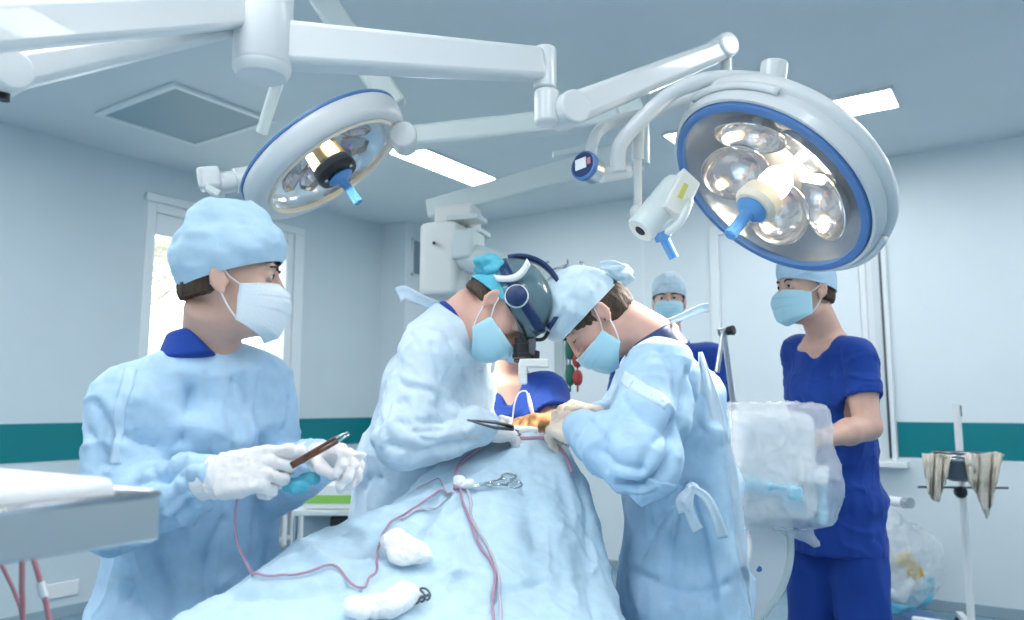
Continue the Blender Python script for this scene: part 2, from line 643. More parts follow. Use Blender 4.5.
# flat architrave round the opening
fr.span((XL, WY0 - .02, WZ1), (XL + .025, WY1 + .10, WZ1 + .06)).span((XL + .0002, WY1 + .001, WZ0 - .05), (XL + .025, WY1 + .10, WZ1 - .001))
win = room('window_1', fr, M['frame'], bevel=.006)
mesh('roller_box', MB().span((XL - .055, WY0 + .07, WZ1 - .22), (XL - .002, WY1 - .07, WZ1 - .07)).vf, M['frame'], win, 'W', bevel=.012)
mesh('sill', MB().span((XL - .10, WY0 - .05, WZ0 - .05), (XL + .14, WY1 + .05, WZ0)).vf, M['frame'], win, 'W', bevel=.01)
gl = mat('window_glass', (1, 1, 1), .02, trans=1.0, ior=1.02)
for y0, y1 in ((WY0 + .07, 3.62), (3.69, WY1 - .07)):
    mesh('pane', MB().span((XL - .040, y0, WZ0 + .07), (XL - .036, y1, WZ1 - .07)).vf, gl, win, 'W', smooth=False)

# window_2: the closed serving hatch in the back wall
HX0, HX1, HZ0, HZ1 = -1.97, -.84, .93, 2.60
h2 = MB()
h2.span((HX0 - .07, YB - .035, HZ0), (HX0, YB, HZ1 + .07)).span((HX1, YB - .035, HZ0), (HX1 + .035, YB, HZ1 + .07)).span((HX0, YB - .035, HZ1), (HX1, YB, HZ1 + .07))
hw = room('window_2', h2, M['frame'], bevel=.006)
mesh('shutter', MB().span((HX0, YB - .012, HZ0), (-1.42, YB - .001, HZ1)).vf, M['wall_back'], hw, 'W', bevel=.004)
mesh('shutter', MB().span((-1.405, YB - .016, HZ0), (-.985, YB - .001, HZ1)).vf, M['wall_back'], hw, 'W', bevel=.004)
mesh('shutter_rail', MB().span((-.98, YB - .03, HZ0), (-.94, YB - .001, HZ1)).span((-1.43, YB - .022, HZ0), (-1.40, YB - .012, HZ1)).vf, M['frame'], hw, 'W', bevel=.006)
mesh('jamb', MB().span((-.94, YB - .010, HZ0), (-.90, YB - .001, HZ1)).vf, M['frame'], hw, 'W')
mesh('pane', MB().span((-.90, YB - .006, HZ0), (HX1, YB - .001, HZ1)).vf, M['wall_back'], hw, 'W', smooth=False)
mesh('edge_seal', MB().span((HX1 - .012, YB - .038, HZ0 + .02), (HX1 + .004, YB - .004, HZ1)).vf, M['darksteel'], hw, 'W', smooth=False)
mesh('sill', MB().span((HX0 - .05, YB - .10, HZ0 - .04), (HX1 + .10, YB - .001, HZ0)).vf, M['frame'], hw, 'W', bevel=.008)
# panel joints on the back wall
room('trim_3', MB().span((-2.62, YB - .004, 0), (-2.60, YB, HC)).span((.75, YB - .004, 0), (.77, YB, HC)), M['frame'])

# air grille on the column
g = thing('air_grille', 'small louvred air grille high on the corner column', 'vent', (XL + .30, 5.58, 2.52), frame='W')
gm = MB()
gx, gy0, gy1, gz0, gz1 = XL + .301, 5.44, 5.72, 2.50, 2.86
gm.span((gx, gy0, gz0), (gx + .012, gy0 + .02, gz1)).span((gx, gy1 - .02, gz0), (gx + .012, gy1, gz1)).span((gx, gy0, gz0), (gx + .012, gy1, gz0 + .02)).span((gx, gy0, gz1 - .02), (gx + .012, gy1, gz1))
mesh('grille_frame', gm.vf, M['frame'], g, 'W', smooth=False)
gs = MB()
for k in range(14):
    z = gz0 + .03 + k * .0225
    gs.beam((gx + .006, gy0 + .02, z), (gx + .006, gy1 - .02, z), .014, .004, up=(.5, 0, 1))
gs.span((gx, gy0 + .02, gz0 + .02), (gx + .002, gy1 - .02, gz1 - .02))
mesh('louvres', gs.vf, M['grille'], g, 'W', smooth=False)

# ceiling return-air panel
g = thing('ceiling_vent', 'square grey air panel in a pale frame on the ceiling near the window wall', 'vent', (-4.16, 2.62, HC - .02), frame='W')
vx0, vx1, vy0, vy1 = -4.47, -3.69, 2.28, 2.95
vm = MB()
w = .035
vm.span((vx0, vy0, HC - .022), (vx1, vy0 + w, HC - .001)).span((vx0, vy1 - w, HC - .022), (vx1, vy1, HC - .001)).span((vx0, vy0 + w, HC - .022), (vx0 + w, vy1 - w, HC - .001)).span((vx1 - w, vy0 + w, HC - .022), (vx1, vy1 - w, HC - .001))
mesh('vent_frame', vm.vf, M['frame'], g, 'W', bevel=.004)
mesh('vent_plate', MB().span((vx0 + w, vy0 + w, HC - .012), (vx1 - w, vy1 - w, HC - .001)).vf, M['grille'], g, 'W', smooth=False)

# ceiling light panels
LIGHT = glow('light_diffuser', (.97, .985, 1.0), 16)


def panel(x0, y0, x1, y1, label):
    t = thing('ceiling_light', label, 'light', ((x0 + x1) / 2, (y0 + y1) / 2, HC - .02), frame='W', group='ceiling light panels')
    w = .012
    f = MB()
    f.span((x0, y0, HC - .02), (x1, y0 + w, HC - .001)).span((x0, y1 - w, HC - .02), (x1, y1, HC - .001)).span((x0, y0 + w, HC - .02), (x0 + w, y1 - w, HC - .001)).span((x1 - w, y0 + w, HC - .02), (x1, y1 - w, HC - .001))
    mesh('light_frame', f.vf, M['white'], t, 'W', smooth=False)
    mesh('diffuser', MB().span((x0 + w, y0 + w, HC - .016), (x1 - w, y1 - w, HC - .002)).vf, LIGHT, t, 'W', smooth=False)


panel(-3.53, 3.64, -3.26, 4.84, 'lit ceiling panel behind the smaller operating lamp, running towards the corner column')
panel(-1.86, 4.45, -.54, 4.77, 'lit ceiling panel just above and behind the large operating lamp')
panel(-3.47, .75, -3.20, 1.95, 'lit ceiling panel behind the thick lamp arms in the upper left corner')
panel(-1.70, .35, -.50, .65, 'lit ceiling panel over the tray behind the photographer side')
panel(.60, 2.10, .90, 3.40, 'lit ceiling panel on the side of the room right of the surgeons')
panel(.60, -.60, .90, .70, 'lit ceiling panel near the right rear of the room')
panel(-4.10, -.60, -3.62, .70, 'lit ceiling panel near the left rear of the room')
panel(-1.70, -1.20, -.50, -.90, 'lit ceiling panel by the entrance wall')
panel(.50, 4.45, 1.70, 4.75, 'lit ceiling panel by the far right corner of the room')

# outside: bare pale trees and ground beyond the window
room('ground', MB().span((XL - 16, -6, -.6), (XL - .30, 22, -.5)), M['leafy'])


def tree(x, y, h, seed, label):
    rnd = random.Random(seed)
    t = thing('bare_tree', label, 'tree', (x, y, -.5), frame='W', group='trees outside the window')
    tr, lf = MB(), MB()

    def grow(p, d, L, r, n):
        q = p + d * L
        tr.tube([p, (p + q) / 2 + V(rnd.uniform(-1, 1), rnd.uniform(-1, 1), 0) * L * .05, q], [r, r * .85, r * .7], 6)
        if n == 0:
            for _ in range(3):
                c = q + V(rnd.gauss(0, .15), rnd.gauss(0, .15), rnd.gauss(0, .15))
                s = rnd.uniform(.04, .10)
                a, b = unit(V(rnd.gauss(0, 1), rnd.gauss(0, 1), rnd.gauss(0, 1))), unit(V(rnd.gauss(0, 1), rnd.gauss(0, 1), rnd.gauss(0, 1)))
                lf.add([c - a * s, c + b * s * .6, c + a * s, c - b * s * .6], [[0, 1, 2, 3]])
            return
        for _ in range(3):
            grow(q, unit(d * .9 + V(rnd.gauss(0, .55), rnd.gauss(0, .55), rnd.gauss(.1, .35))), L * rnd.uniform(.62, .82), r * .62, n - 1)
    grow(V(x, y, -.5), V(0, 0, 1), h * .30, .09, 5)
    mesh('trunk', tr.vf, M['bark'], t, 'W', sharp=0)
    mesh('foliage', lf.vf, M['leafy'], t, 'W', smooth=False)


tree(XL - 3.4, 4.9, 5.2, 1, 'bare twiggy tree outside the window, left of the masked head in the blue cap')
tree(XL - 5.5, 8.2, 6.0, 2, 'bare twiggy tree outside the window, seen beside the right window frame')
tree(XL - 6.5, 6.2, 6.0, 3, 'bare twiggy tree farther outside the window, between the other two')
# ================================================================== people
def zfield(lo, hi, h, zf0, zf1, hz):
    """field whose x/y/z step is h between zf0 and zf1 and whose z step is hz elsewhere"""
    f = Field(lo, hi, h)
    f.ax[2] = np.unique(np.concatenate([np.arange(lo[2], zf0, hz), np.arange(zf0, zf1, h), np.arange(zf1, hi[2] + hz, hz)]).round(5)).astype(np.float32)
    f.D = np.full(tuple(len(a) for a in f.ax), 1.0, np.float32)
    return f


def zsurf(f):
    v, q = f.surf()
    g = (v - f.lo) / f.h
    out = np.empty_like(v)
    for i in range(3):
        out[:, i] = np.interp(g[:, i], np.arange(len(f.ax[i])), f.ax[i])
    return out, q


class Head:
    def __init__(s, c, fwd, up, sc=1.0, shut=False):
        s.shut = shut
        y = unit(fwd)
        z = unit(np.asarray(up, float) - y * np.dot(up, y))
        s.M = np.stack([np.cross(y, z), y, z], 1)
        s.c = np.asarray(c, float)
        s.s = sc

    def w(s, p):
        return s.c + (np.asarray(p, float) * s.s) @ s.M.T

    def prims(s, G):
        M, S = s.M, s.s
        e = lambda c, r, k, op='u', R=None: G.ell(s.w(c), V(*r) * S, M if R is None else M @ R, k * S, op)
        c = lambda a, b, ra, rb, k, op='u': G.cap(s.w(a), s.w(b), ra * S, rb * S, k * S, op)
        e((0, -.012, .050), (.075, .097, .088), .02)
        e((0, .030, -.020), (.060, .066, .090), .03)
        e((0, .040, -.072), (.046, .048, .034), .03)
        e((0, .080, -.090), (.020, .016, .016), .02)
        for x in (-1, 1):
            e((x * .040, .058, -.018), (.022, .028, .026), .02)
            e((x * .030, .094, .022), (.017, .012, .013), .012, 's')
        c((-.036, .086, .044), (.036, .086, .044), .010, .010, .014)
        c((0, .093, .030), (0, .113, -.014), .0075, .0115, .010)
        for x in (-1, 1):
            e((x * .012, .103, -.018), (.009, .011, .008), .006)
            e((x * .032, .0805, .023), (.0155, .0145, .0125), .004)
            if not s.shut:
                c((x * .024, .098, .0220), (x * .040, .0935, .0220), .0030, .0026, .003, 's')
        c((-.018, .096, -.050), (.018, .096, -.050), .007, .007, .008)
        c((-.016, .095, -.060), (.016, .095, -.060), .008, .008, .008)
        for x in (-1, 1):                                               # ears
            R = np.array(Matrix.Rotation(math.radians(x * 18), 3, 'Z') @ Matrix.Rotation(math.radians(12), 3, 'X'))
            e((x * .082, -.012, .002), (.007, .018, .031), .006, 'u', R)
            e((x * .090, -.008, .004), (.006, .011, .019), .004, 's', R)
            e((x * .077, .004, -.004), (.006, .006, .008), .004)
            e((x * .079, -.002, -.026), (.006, .008, .008), .005)


def hand_prims(G, o, M, curls, thumb=None, sc=1.0, thick=1.0, cuff=.06, cuff_r=.034, spread=.06, k=.008):
    """M columns: toward the thumb, along the hand, out of the palm"""
    w = lambda p: o + (np.asarray(p, float) * sc) @ M.T
    G.rbox(w((0, .048, 0)), V(.039, .048, .0135) * sc, M, .012 * sc, .01)
    G.ell(w((.024, .034, .010)), V(.017, .030, .015) * sc, M, .012)
    G.ell(w((-.026, .032, .008)), V(.013, .032, .012) * sc, M, .012)
    G.oval(w((0, -.02, 0)), w((0, .02, 0)), V(.027, .019) * sc, V(.032, .016) * sc, M[:, 0], .012)
    if cuff > 0:
        G.oval(w((0, -cuff, 0)), w((0, 0, 0)), V(cuff_r * 1.1, cuff_r), V(.030, .024), M[:, 0], .015, cap=.15)
    bx, by, ln = (.029, .010, -.010, -.028), (.090, .096, .091, .080), (.074, .082, .076, .060)
    for i in range(4):
        p = V(bx[i], by[i], 0)
        a = 0.0
        pts, rs = [p - V(0, .02, 0), p], [.0105, .0100]
        for q, (fr, cu) in enumerate(zip((.46, .30, .24), curls[i])):
            a += math.radians(cu)
            d = V(spread * (1.5 - i) * (1 if q == 0 else .6), math.cos(a), math.sin(a))
            p = p + unit(d) * ln[i] * fr
            pts.append(p)
            rs.append((.0096, .0088, .0076)[q] * (.9 if i == 3 else 1))
        G.chain([w(q) for q in pts], [r * sc * thick for r in rs], .004)
        for q in pts[1:4]:
            G.ell(w(q - V(0, 0, .0015)), V(.0102, .0102, .0102) * sc * thick * (.9 if i == 3 else 1), M, .004)
    th = thumb or [(.030, .028, .008), (.050, .056, .018), (.056, .086, .026), (.054, .112, .030)]
    G.chain([w(q) for q in th], [r * sc * thick for r in (.014, .0125, .0108, .0090)], .008)


def hand_axes(d, palm, left=False):
    y = unit(d)
    z = unit(np.asarray(palm, float) - y * np.dot(palm, y))
    x = np.cross(y, z)
    return np.stack([-x if left else x, y, z], 1)


def glove(parent, o, d, palm, curls, m, left=False, name='glove', **k):
    Mh = hand_axes(d, palm, left)
    c = o + unit(d) * .07
    G = Field(c - .17, c + .17, .0028)
    hand_prims(G, o, Mh, curls, **k)
    v, f = G.surf()
    n = vnormals(v, f)
    v = v + n * (.0011 * ridge(v * V(60, 60, 60), 2))[:, None]
    return mesh(name, (v, f), m, parent, sharp=0), Mh


CURL_FIST = [(55, 75, 40), (60, 80, 45), (65, 80, 45), (70, 80, 45)]
CURL_SOFT = [(20, 30, 15), (28, 35, 20), (34, 40, 20), (40, 45, 20)]


def person_joints(j):
    f = unit(V(j['face'][0], j['face'][1], 0))
    j['f'], j['r'] = f, V(f[1], -f[0], 0)
    pel = j['pelvis']
    st = j.get('stance', .11)
    for s, n in ((1, 'R'), (-1, 'L')):
        j['hip' + n] = pel + j['r'] * .072 * s - V(0, 0, .04)
        an = V(pel[0], pel[1], 0) + j['r'] * st * s + f * j.get('footx', 0.0)
        j['ank' + n] = V(an[0], an[1], .085)
        j['knee' + n] = (j['hip' + n] + j['ank' + n]) / 2 + f * .02
    return j


def body(parent, j, head, m, h=.005, hands=None, tw=1.0):
    """one continuous figure: head, neck, trunk, arms, legs, feet"""
    pts = [j[k] for k in ('pelvis', 'chest', 'neck', 'shR', 'shL', 'elR', 'elL', 'wrR', 'wrL', 'ankR', 'ankL')] + [head.c]
    lo, hi = np.min(pts, 0) - .20, np.max(pts, 0) + .20
    lo[2] = -.02
    G = zfield(lo, hi, h, min(head.c[2] - .2, j['neck'][2] - .05), hi[2], .010)
    r, f = j['r'], j['f']
    waist = j['pelvis'] * .5 + j['chest'] * .5
    up = unit(j['chest'] - j['pelvis'])
    G.oval(j['pelvis'] - up * .05, j['pelvis'] + up * .06, (.122, .088), (.118, .084), r, .04)
    G.oval(j['pelvis'] + up * .05, waist, (.118, .084), (.105, .078), r, .05)
    G.oval(waist, j['chest'], (.105 * tw, .078 * tw), (.120 * tw, .088 * tw), r, .05)
    nb = j['neck']
    G.oval(j['chest'], nb - unit(nb - j['chest']) * .05, (.120 * tw, .088 * tw), (.100 * tw, .074 * tw), r, .04)
    nk = head.w((0, -.030, -.055))
    G.oval(nb - unit(nk - nb) * .03, nk, (.060, .060), (.052, .056), head.M[:, 0], .03)
    for s in 'RL':
        sh, el, wr = j['sh' + s], j['el' + s], j['wr' + s]
        G.cap(nb - V(0, 0, .040), sh, .042, .050 if tw > 1 else .036, .03)
        G.cap(sh, (sh * .55 + el * .45), .050 if tw > 1 else .036, .048 if tw > 1 else .034, .03)
        q = 1.0 if tw > 1 else .66
        G.cap((sh * .55 + el * .45), el, .050 * q, .040 * q, .02)
        mid = el * .68 + wr * .32
        G.cap(el, mid, .041 * q, .043 * q, .02)
        G.oval(mid, wr, (.042 * q, .040 * q), (.028 * q, .022 * q), r, .015)
        if hands is not None and s in hands:
            hd = hands[s]
            hand_prims(G, wr, hand_axes(hd[0], hd[1], s == 'L'), hd[2], cuff=0)
        G.cap(j['hip' + s], j['knee' + s], .066, .050, .03)
        G.cap(j['knee' + s], (j['knee' + s] * .6 + j['ank' + s] * .4) - f * .012, .055, .052, .03)
        G.cap((j['knee' + s] * .6 + j['ank' + s] * .4) - f * .012, j['ank' + s], .052, .038, .03)
        a = V(j['ank' + s][0], j['ank' + s][1], .04)
        G.oval(a - f * .05, a + f * .16, (.034, .038), (.042, .025), r, .03)
    head.prims(G)
    v, q = zsurf(G)
    return mesh('body', (v, q), m, parent, sharp=0)


def eyes(parent, head, lids_down=False, brow=True):
    for x in (-1, 1):
        if head.shut:
            lp = spline([head.w((x * .021, .0935, .0165)), head.w((x * .032, .0965, .0150)), head.w((x * .044, .0885, .0165))], 5)
            mesh('eyelash', MB().tube(lp, .0012, 6).vf, M['hair'], parent, sharp=0)
            bp = spline([head.w((x * .014, .0990, .0385)), head.w((x * .030, .0985, .0440)), head.w((x * .047, .0855, .0410))], 5)
            mesh('eyebrow', MB().tube(bp, .0026, 8).vf, M['hair'], parent, sharp=0)
            continue
        mb = MB()
        mb.lathe([(.0122 * math.sin(a), -.0122 * math.cos(a)) for a in np.linspace(0, math.pi, 12)], head.w((x * .032, .0815, .0228)), axes(head.M[:, 1]), 20)
        e = mesh('eye', mb.vf, M['eyewhite'], parent, sharp=0)
        mi = MB()
        ia = math.asin(.0062 / .0122)
        mi.lathe([(.0124 * math.sin(a), .0125 * math.cos(a)) for a in np.linspace(ia, 0, 5)], head.w((x * .032, .0815, .0228)), axes(head.M @ unit(V(0, 1, -.10 if not lids_down else -.5))), 16)
        mesh('iris', mi.vf, M['iris'], e, sharp=0)
        if brow:
            bp = spline([head.w((x * .014, .0990, .0385)), head.w((x * .030, .0985, .0440)), head.w((x * .047, .0855, .0410))], 5)
            mb2 = MB().tube(bp, np.array([.0018] + [.0028] * (len(bp) - 2) + [.0010]), 8)
            mesh('eyebrow', mb2.vf, M['hair'], parent, sharp=0)
            lp = spline([head.w((x * .023, .0940, .0245)), head.w((x * .032, .0955, .0262)), head.w((x * .042, .0895, .0240))], 5)
            mesh('eyelash', MB().tube(lp, .0010, 6).vf, M['hair'], parent, sharp=0)


def face_mask(parent, head, m, band=None, loops=True, low=0.0, v0=0.0, wd=1.0):
    """pleated mask from the bridge of the nose to under the chin, ear loops as sub-parts"""
    vs = np.linspace(v0, 1, 46)
    us = np.linspace(-1, 1, 37)
    cy = np.interp(vs, [0, .18, .38, .65, .88, 1], [.106, .126, .135, .127, .114, .084])
    cz = np.interp(vs, [0, .18, .38, .65, .88, 1], [.008, -.010, -.032, -.072, -.108, -.122]) - low
    ez = np.interp(vs, [v0, 1], [-.004 - .10 * v0, -.082]) - low
    A = np.zeros((len(vs), len(us), 3))
    for i, v in enumerate(vs):
        pl = .0042 * (((v * 3.6) % 1.0) - .5) * math.sin(math.pi * min(1, v * 1.05))
        for k, u in enumerate(us):
            a = abs(u)
            x = .073 * wd * math.sin(u * 1.25) / math.sin(1.25)
            w = a ** 2.6
            y = (cy[i] + pl) * (1 - w) + (.030 + pl * .2) * w
            z = cz[i] * (1 - a ** 1.6) + ez[i] * a ** 1.6
            A[i, k] = head.w((x, y, z))
    A += (fbm(A.reshape(-1, 3) * 45, 2) * .0022).reshape(A.shape[:2])[..., None] * head.M[:, 1]
    o = mesh('face_mask', MB().grid(A).vf, m, parent, sharp=60, solid=.0022)
    if loops:
        for x in (-1, 1):
            for z0, zt in ((-.006 - .10 * v0, .022), (-.080, -.022)):
                pts = spline([head.w((x * .070 * wd, .032, z0 - low)), head.w((x * .079, .012, (z0 - low) * .55 + zt * .45)), head.w((x * .083, -.010, zt + .004)), head.w((x * .084, -.026, zt * .5))], 5)
                mesh('ear_loop', MB().tube(pts, .0016, 6).vf, M['knit'], o, sharp=0)
        e0, e1 = [], []
    # stiff top edge
    top = [A[0, k] + head.M[:, 1] * .001 for k in range(3, len(us) - 3)]
    mesh('nose_wire', MB().tube(np.array(top), .0016, 6).vf, M['knit'], o, sharp=0)
    return o


def cap_mesh(parent, head, m, zf=.055, zb=-.012, top=.168, ry=.108, rx=.086, bulge=.06, p=2.5, back=0.0, cy=-.006, name='surgical_cap', wr=.004, seed=0, band=True, lean=0.0):
    """cloth cap: band edge from brow (zf) to nape (zb); back pushes the crown to the rear"""
    n, rows = 84, 30
    A = np.zeros((rows, n, 3))
    for i, t in enumerate(np.linspace(0, 1, rows)):
        for k in range(n):
            a = 2 * math.pi * k / n
            z0 = zf + (zb - zf) * (1 - math.cos(a)) / 2
            tt = t
            rad = (1 - min(1, tt) ** p) ** (1 / p) * (1 + bulge * math.sin(math.pi * min(1, tt * 1.5)))
            zz = z0 + (top - z0) * tt
            yy = cy + ry * rad * math.cos(a) - back * math.sin(math.pi * .5 * min(1, tt * 1.4)) * (.5 + .5 * rad) + lean * tt
            A[i, k] = (rx * rad * math.sin(a), yy, zz)
    q = A.reshape(-1, 3)
    nrm = unit
    dirv = q - V(0, cy - back * .5, .05)
    dirv /= np.maximum(.02, np.linalg.norm(dirv, axis=1))[:, None]
    tcol = np.repeat(np.linspace(0, 1, rows), n)
    amp = wr * np.clip(tcol * 5, .15, 1)
    d = amp * (ridge(q * V(22, 16, 26) + seed, 2) + .5 * fbm(q * 60 + seed, 2))
    q = q + dirv * d[:, None]
    A = head.w(q).reshape(rows, n, 3)
    o = mesh(name, MB().grid(A, wrap=True).vf, m, parent, sharp=0, solid=.0025)
    if band:
        e = [head.w(V(rx * 1.012 * math.sin(a), cy + ry * 1.012 * math.cos(a), zf + (zb - zf) * (1 - math.cos(a)) / 2 + .002)) for a in np.linspace(0, 2 * math.pi, 61)]
        mesh('cap_hem', MB().tube(np.array(e), .0022, 6, caps=False).vf, m, o, sharp=0)
    return o


def bow(parent, pts_list, m, w=.022, name='tie_tail', thick=.003):
    """flat cloth tails"""
    for pts in pts_list:
        p = spline(pts, 6)
        t = np.gradient(p, axis=0)
        A = np.zeros((len(p), 5, 3))
        for i in range(len(p)):
            sd = unit(np.cross(t[i], (.2, 1, .15)))
            for k in range(5):
                u = (k - 2) / 2
                A[i, k] = p[i] + sd * u * w / 2 * (.75 + .5 * i / len(p)) + V(0, -.004, 0) * (u * u)
        mesh(name, MB().grid(A).vf, m, parent, sharp=0, solid=thick)


def knot(parent, c, r, m, name='tie_knot'):
    G = Field(np.asarray(c) - r * 2, np.asarray(c) + r * 2, r / 9)
    for k in range(5):
        a = k * 1.3
        G.ell(np.asarray(c) + V(math.cos(a) * r * .5, math.sin(a * 2) * r * .3, math.sin(a) * r * .45), V(r * .75, r * .6, r * .45), None, r * .25)
    v, f = G.surf()
    v = v + vnormals(v, f) * (r * .10 * ridge(v * 1.2 / r, 2))[:, None]
    return mesh(name, (v, f), m, parent, sharp=0)


def hair(parent, head, zcut_f=.05, zcut_b=-.03, nape=-.062, front=.045, m=None, thick=.006, ztop=.075):
    """short hair round the back and sides of the head"""
    G = Field((-.11, -.14, -.11), (.11, .12, .16), .004)
    G.ell((0, -.012, .048), (.075 + thick, .097 + thick, .090 + thick), None, .01)
    G.ell((0, -.045, -.020), (.062 + thick * .6, .058 + thick, .055), None, .025)
    for x in (-1, 1):
        G.ell((x * .085, -.006, .0), (.030, .024, .034), None, .006, 's')
    G.plane((0, front, 0), (0, -1, .25), .006)
    G.plane((0, -.05, nape), (0, -.25, 1), .006)
    G.plane((0, 0, ztop), (0, 0, -1), .006)
    v, f = G.surf()
    v = v + vnormals(v, f) * (.0018 * ridge(v * V(90, 90, 30), 2))[:, None]
    return mesh('hair', (head.w(v), f), m or M['hair'], parent, sharp=0)


# ------------------------------------------------------------------ clothing
def seg_dist(p, a, b):
    ab = b - a
    t = np.clip(((p - a) @ ab) / (ab @ ab), 0, 1)
    return np.linalg.norm(p - a - t[:, None] * ab, axis=1), t


def fold(v, lines):
    """lines: (points, radius, depth); depth > 0 presses a crease in, < 0 raises a ridge"""
    d = np.zeros(len(v))
    for pts, r, dep in lines:
        pts = np.asarray(pts, float)
        if len(pts) > 2:
            pts = spline(pts, 4)
        best = np.full(len(v), 9.0)
        for i in range(len(pts) - 1):
            dd, _ = seg_dist(v, pts[i], pts[i + 1])
            best = np.minimum(best, dd)
        d -= dep * np.exp(-(best / r) ** 1.25)
    return d


def snap(v, n, px, py):
    """nearest point of the surface on the sight line of a photo pixel"""
    a, b = P(px, py, .3), P(px, py, 6)
    u = unit(b - a)
    w = v - a
    t = w @ u
    off = np.linalg.norm(w - t[:, None] * u, axis=1)
    ok = off < .02
    if not ok.any():
        return P(px, py, 1.8)
    i = np.argmin(np.where(ok, t + off * 2, 99))
    return v[i]


def garment(parent, name, j, m, trunk, sleeves, h=.0055, hem_z=.3, arm_amp=.007, trunk_amp=.008, creases=(), extra=None, cut=None, seed=0.0, vert=(6.5, 6.5, 1.5), k_arm=.05, solid_top=True, zlo=None):
    """trunk: list of (point, half-width, half-depth); sleeves: {'R': [(point, radius)...]}"""
    pts = [q[0] for q in trunk] + [q[0] for s in sleeves.values() for q in s]
    lo, hi = np.min(pts, 0) - .32, np.max(pts, 0) + .32
    lo[2] = (hem_z if zlo is None else zlo) - .05
    hi[2] = np.max(pts, 0)[2] + .14
    G = Field(lo, hi, h)
    r = j['r']
    for a, b in zip(trunk[:-1], trunk[1:]):
        G.oval(a[0], b[0], a[1:3], b[1:3], r, .05, cap=.35)
    for s, ch in sleeves.items():
        G.cap(j['neck'] - V(0, 0, .045) + (j['r'] if s == 'R' else -j['r']) * .03, ch[0][0], .046, ch[0][1] * .92, .04)
        for a, b in zip(ch[:-1], ch[1:]):
            G.cap(a[0], b[0], a[1], b[1], k_arm if a is ch[0] else .025)
    if extra:
        extra(G)
    G.plane((0, 0, hem_z), (0, 0, 1), .006)
    if cut:
        cut(G)
    v, f = G.surf()
    n = vnormals(v, f)
    # soft cloth folds: across the sleeves, down the trunk
    best = np.full(len(v), 9.0)
    aw = np.zeros(len(v))
    d_arm = np.zeros(len(v))
    for si, (s, ch) in enumerate(sleeves.items()):
        for a, b in zip(ch[:-1], ch[1:]):
            dd, t = seg_dist(v, a[0], b[0])
            w = np.exp(-np.maximum(0, dd - max(a[1], b[1]) * .9) / .03)
            ax = unit(b[0] - a[0])
            along = (v - a[0]) @ ax
            q = v * 6 + along[:, None] * ax * 9 + seed + si * 3
            val = .7 * fbm(q, 2) + 1.2 * crisp(q * .9 + 2, 2) - .3
            up = w > aw
            d_arm = np.where(up, val, d_arm)
            aw = np.maximum(aw, w)
    tr = .8 * fbm(v * V(*vert) + seed, 2) + 1.0 * crisp(v * V(*vert) * 1.1 + seed + 4, 2) + .5 * crisp(v * V(11, 11, 7) + seed + 9, 2) - .3
    calm = np.clip((np.linalg.norm(v - j['neck'], axis=1) - .10) / .09, .06, 1)
    d = calm * ((aw * d_arm * arm_amp + (1 - aw) * tr * trunk_amp) + .0016 * fbm(v * 38, 2))
    lines = []
    for pts, rr, dep in creases:
        lines.append(([snap(v, n, *q) if len(q) == 2 else q for q in pts], rr, dep))
    d = d + fold(v, lines)
    v = v + n * d[:, None]
    v = relax(v, f, 1, .2)
    LAST[:] = [v, vnormals(v, f)]
    return mesh(name, (v, f), m, parent, sharp=0)


LAST = [None, None]


def tape(parent, pix, w, m, name='seam_tape', lift=.0005, thick=.0008, n=14, surf=None):
    """flat strip lying on the last garment along the given places"""
    v, nn = surf or LAST
    a = spline(np.array([snap(v, nn, *q) for q in pix]), n)
    t = np.gradient(a, axis=0)
    rows = []
    for i, p in enumerate(a):
        j = np.argmin(((v - p) ** 2).sum(1))
        N = unit(nn[j])
        s = unit(np.cross(N, t[i]))
        r = []
        for k in (-1, -.5, 0, .5, 1):
            q = p + s * k * w / 2
            j2 = np.argmin(((v - q) ** 2).sum(1))
            q = q + nn[j2] * (((v[j2] - q) @ nn[j2]) + lift)
            r.append(q)
        rows.append(r)
    A = np.array(rows)
    A[1:-1] = (A[:-2] + A[1:-1] * 2 + A[2:]) / 4
    return mesh(name, MB().grid(A).vf, m, parent, sharp=0, solid=thick)


def ring(parent, c, ax, r1, r2, side, m, name, rt=.004):
    """thin bound edge (cuff, neckline)"""
    Mx = axes(ax, side)
    pts = np.array([np.asarray(c) + Mx @ V(r1 * math.cos(a), r2 * math.sin(a), 0) for a in np.linspace(0, 2 * math.pi, 49)])
    return mesh(name, MB().tube(pts, rt, 8, caps=False).vf, m, parent, sharp=0)


def trousers(parent, j, m, top_z, h=.009):
    lo = np.min([j['ankR'], j['ankL'], j['pelvis']], 0) - .25
    hi = np.max([j['ankR'], j['ankL'], j['pelvis']], 0) + .25
    lo[2], hi[2] = 0.03, top_z + .06
    G = Field(lo, hi, h)
    G.oval(j['pelvis'] - V(0, 0, .06), j['pelvis'] + V(0, 0, .1), (.148, .118), (.140, .110), j['r'], .04)
    for s in 'RL':
        G.cap(j['hip' + s], j['knee' + s], .092, .078, .04)
        G.cap(j['knee' + s], j['ank' + s] + V(0, 0, .02), .078, .076, .03)
    G.plane((0, 0, .07), (0, 0, 1))
    G.plane((0, 0, top_z), (0, 0, -1))
    v, f = G.surf()
    n = vnormals(v, f)
    v = v + n * (.009 * ridge(v * V(8, 8, 2.2), 2) + .003 * ridge(v * V(14, 14, 9), 2))[:, None]
    return mesh('trousers', (v, f), m, parent, sharp=0)


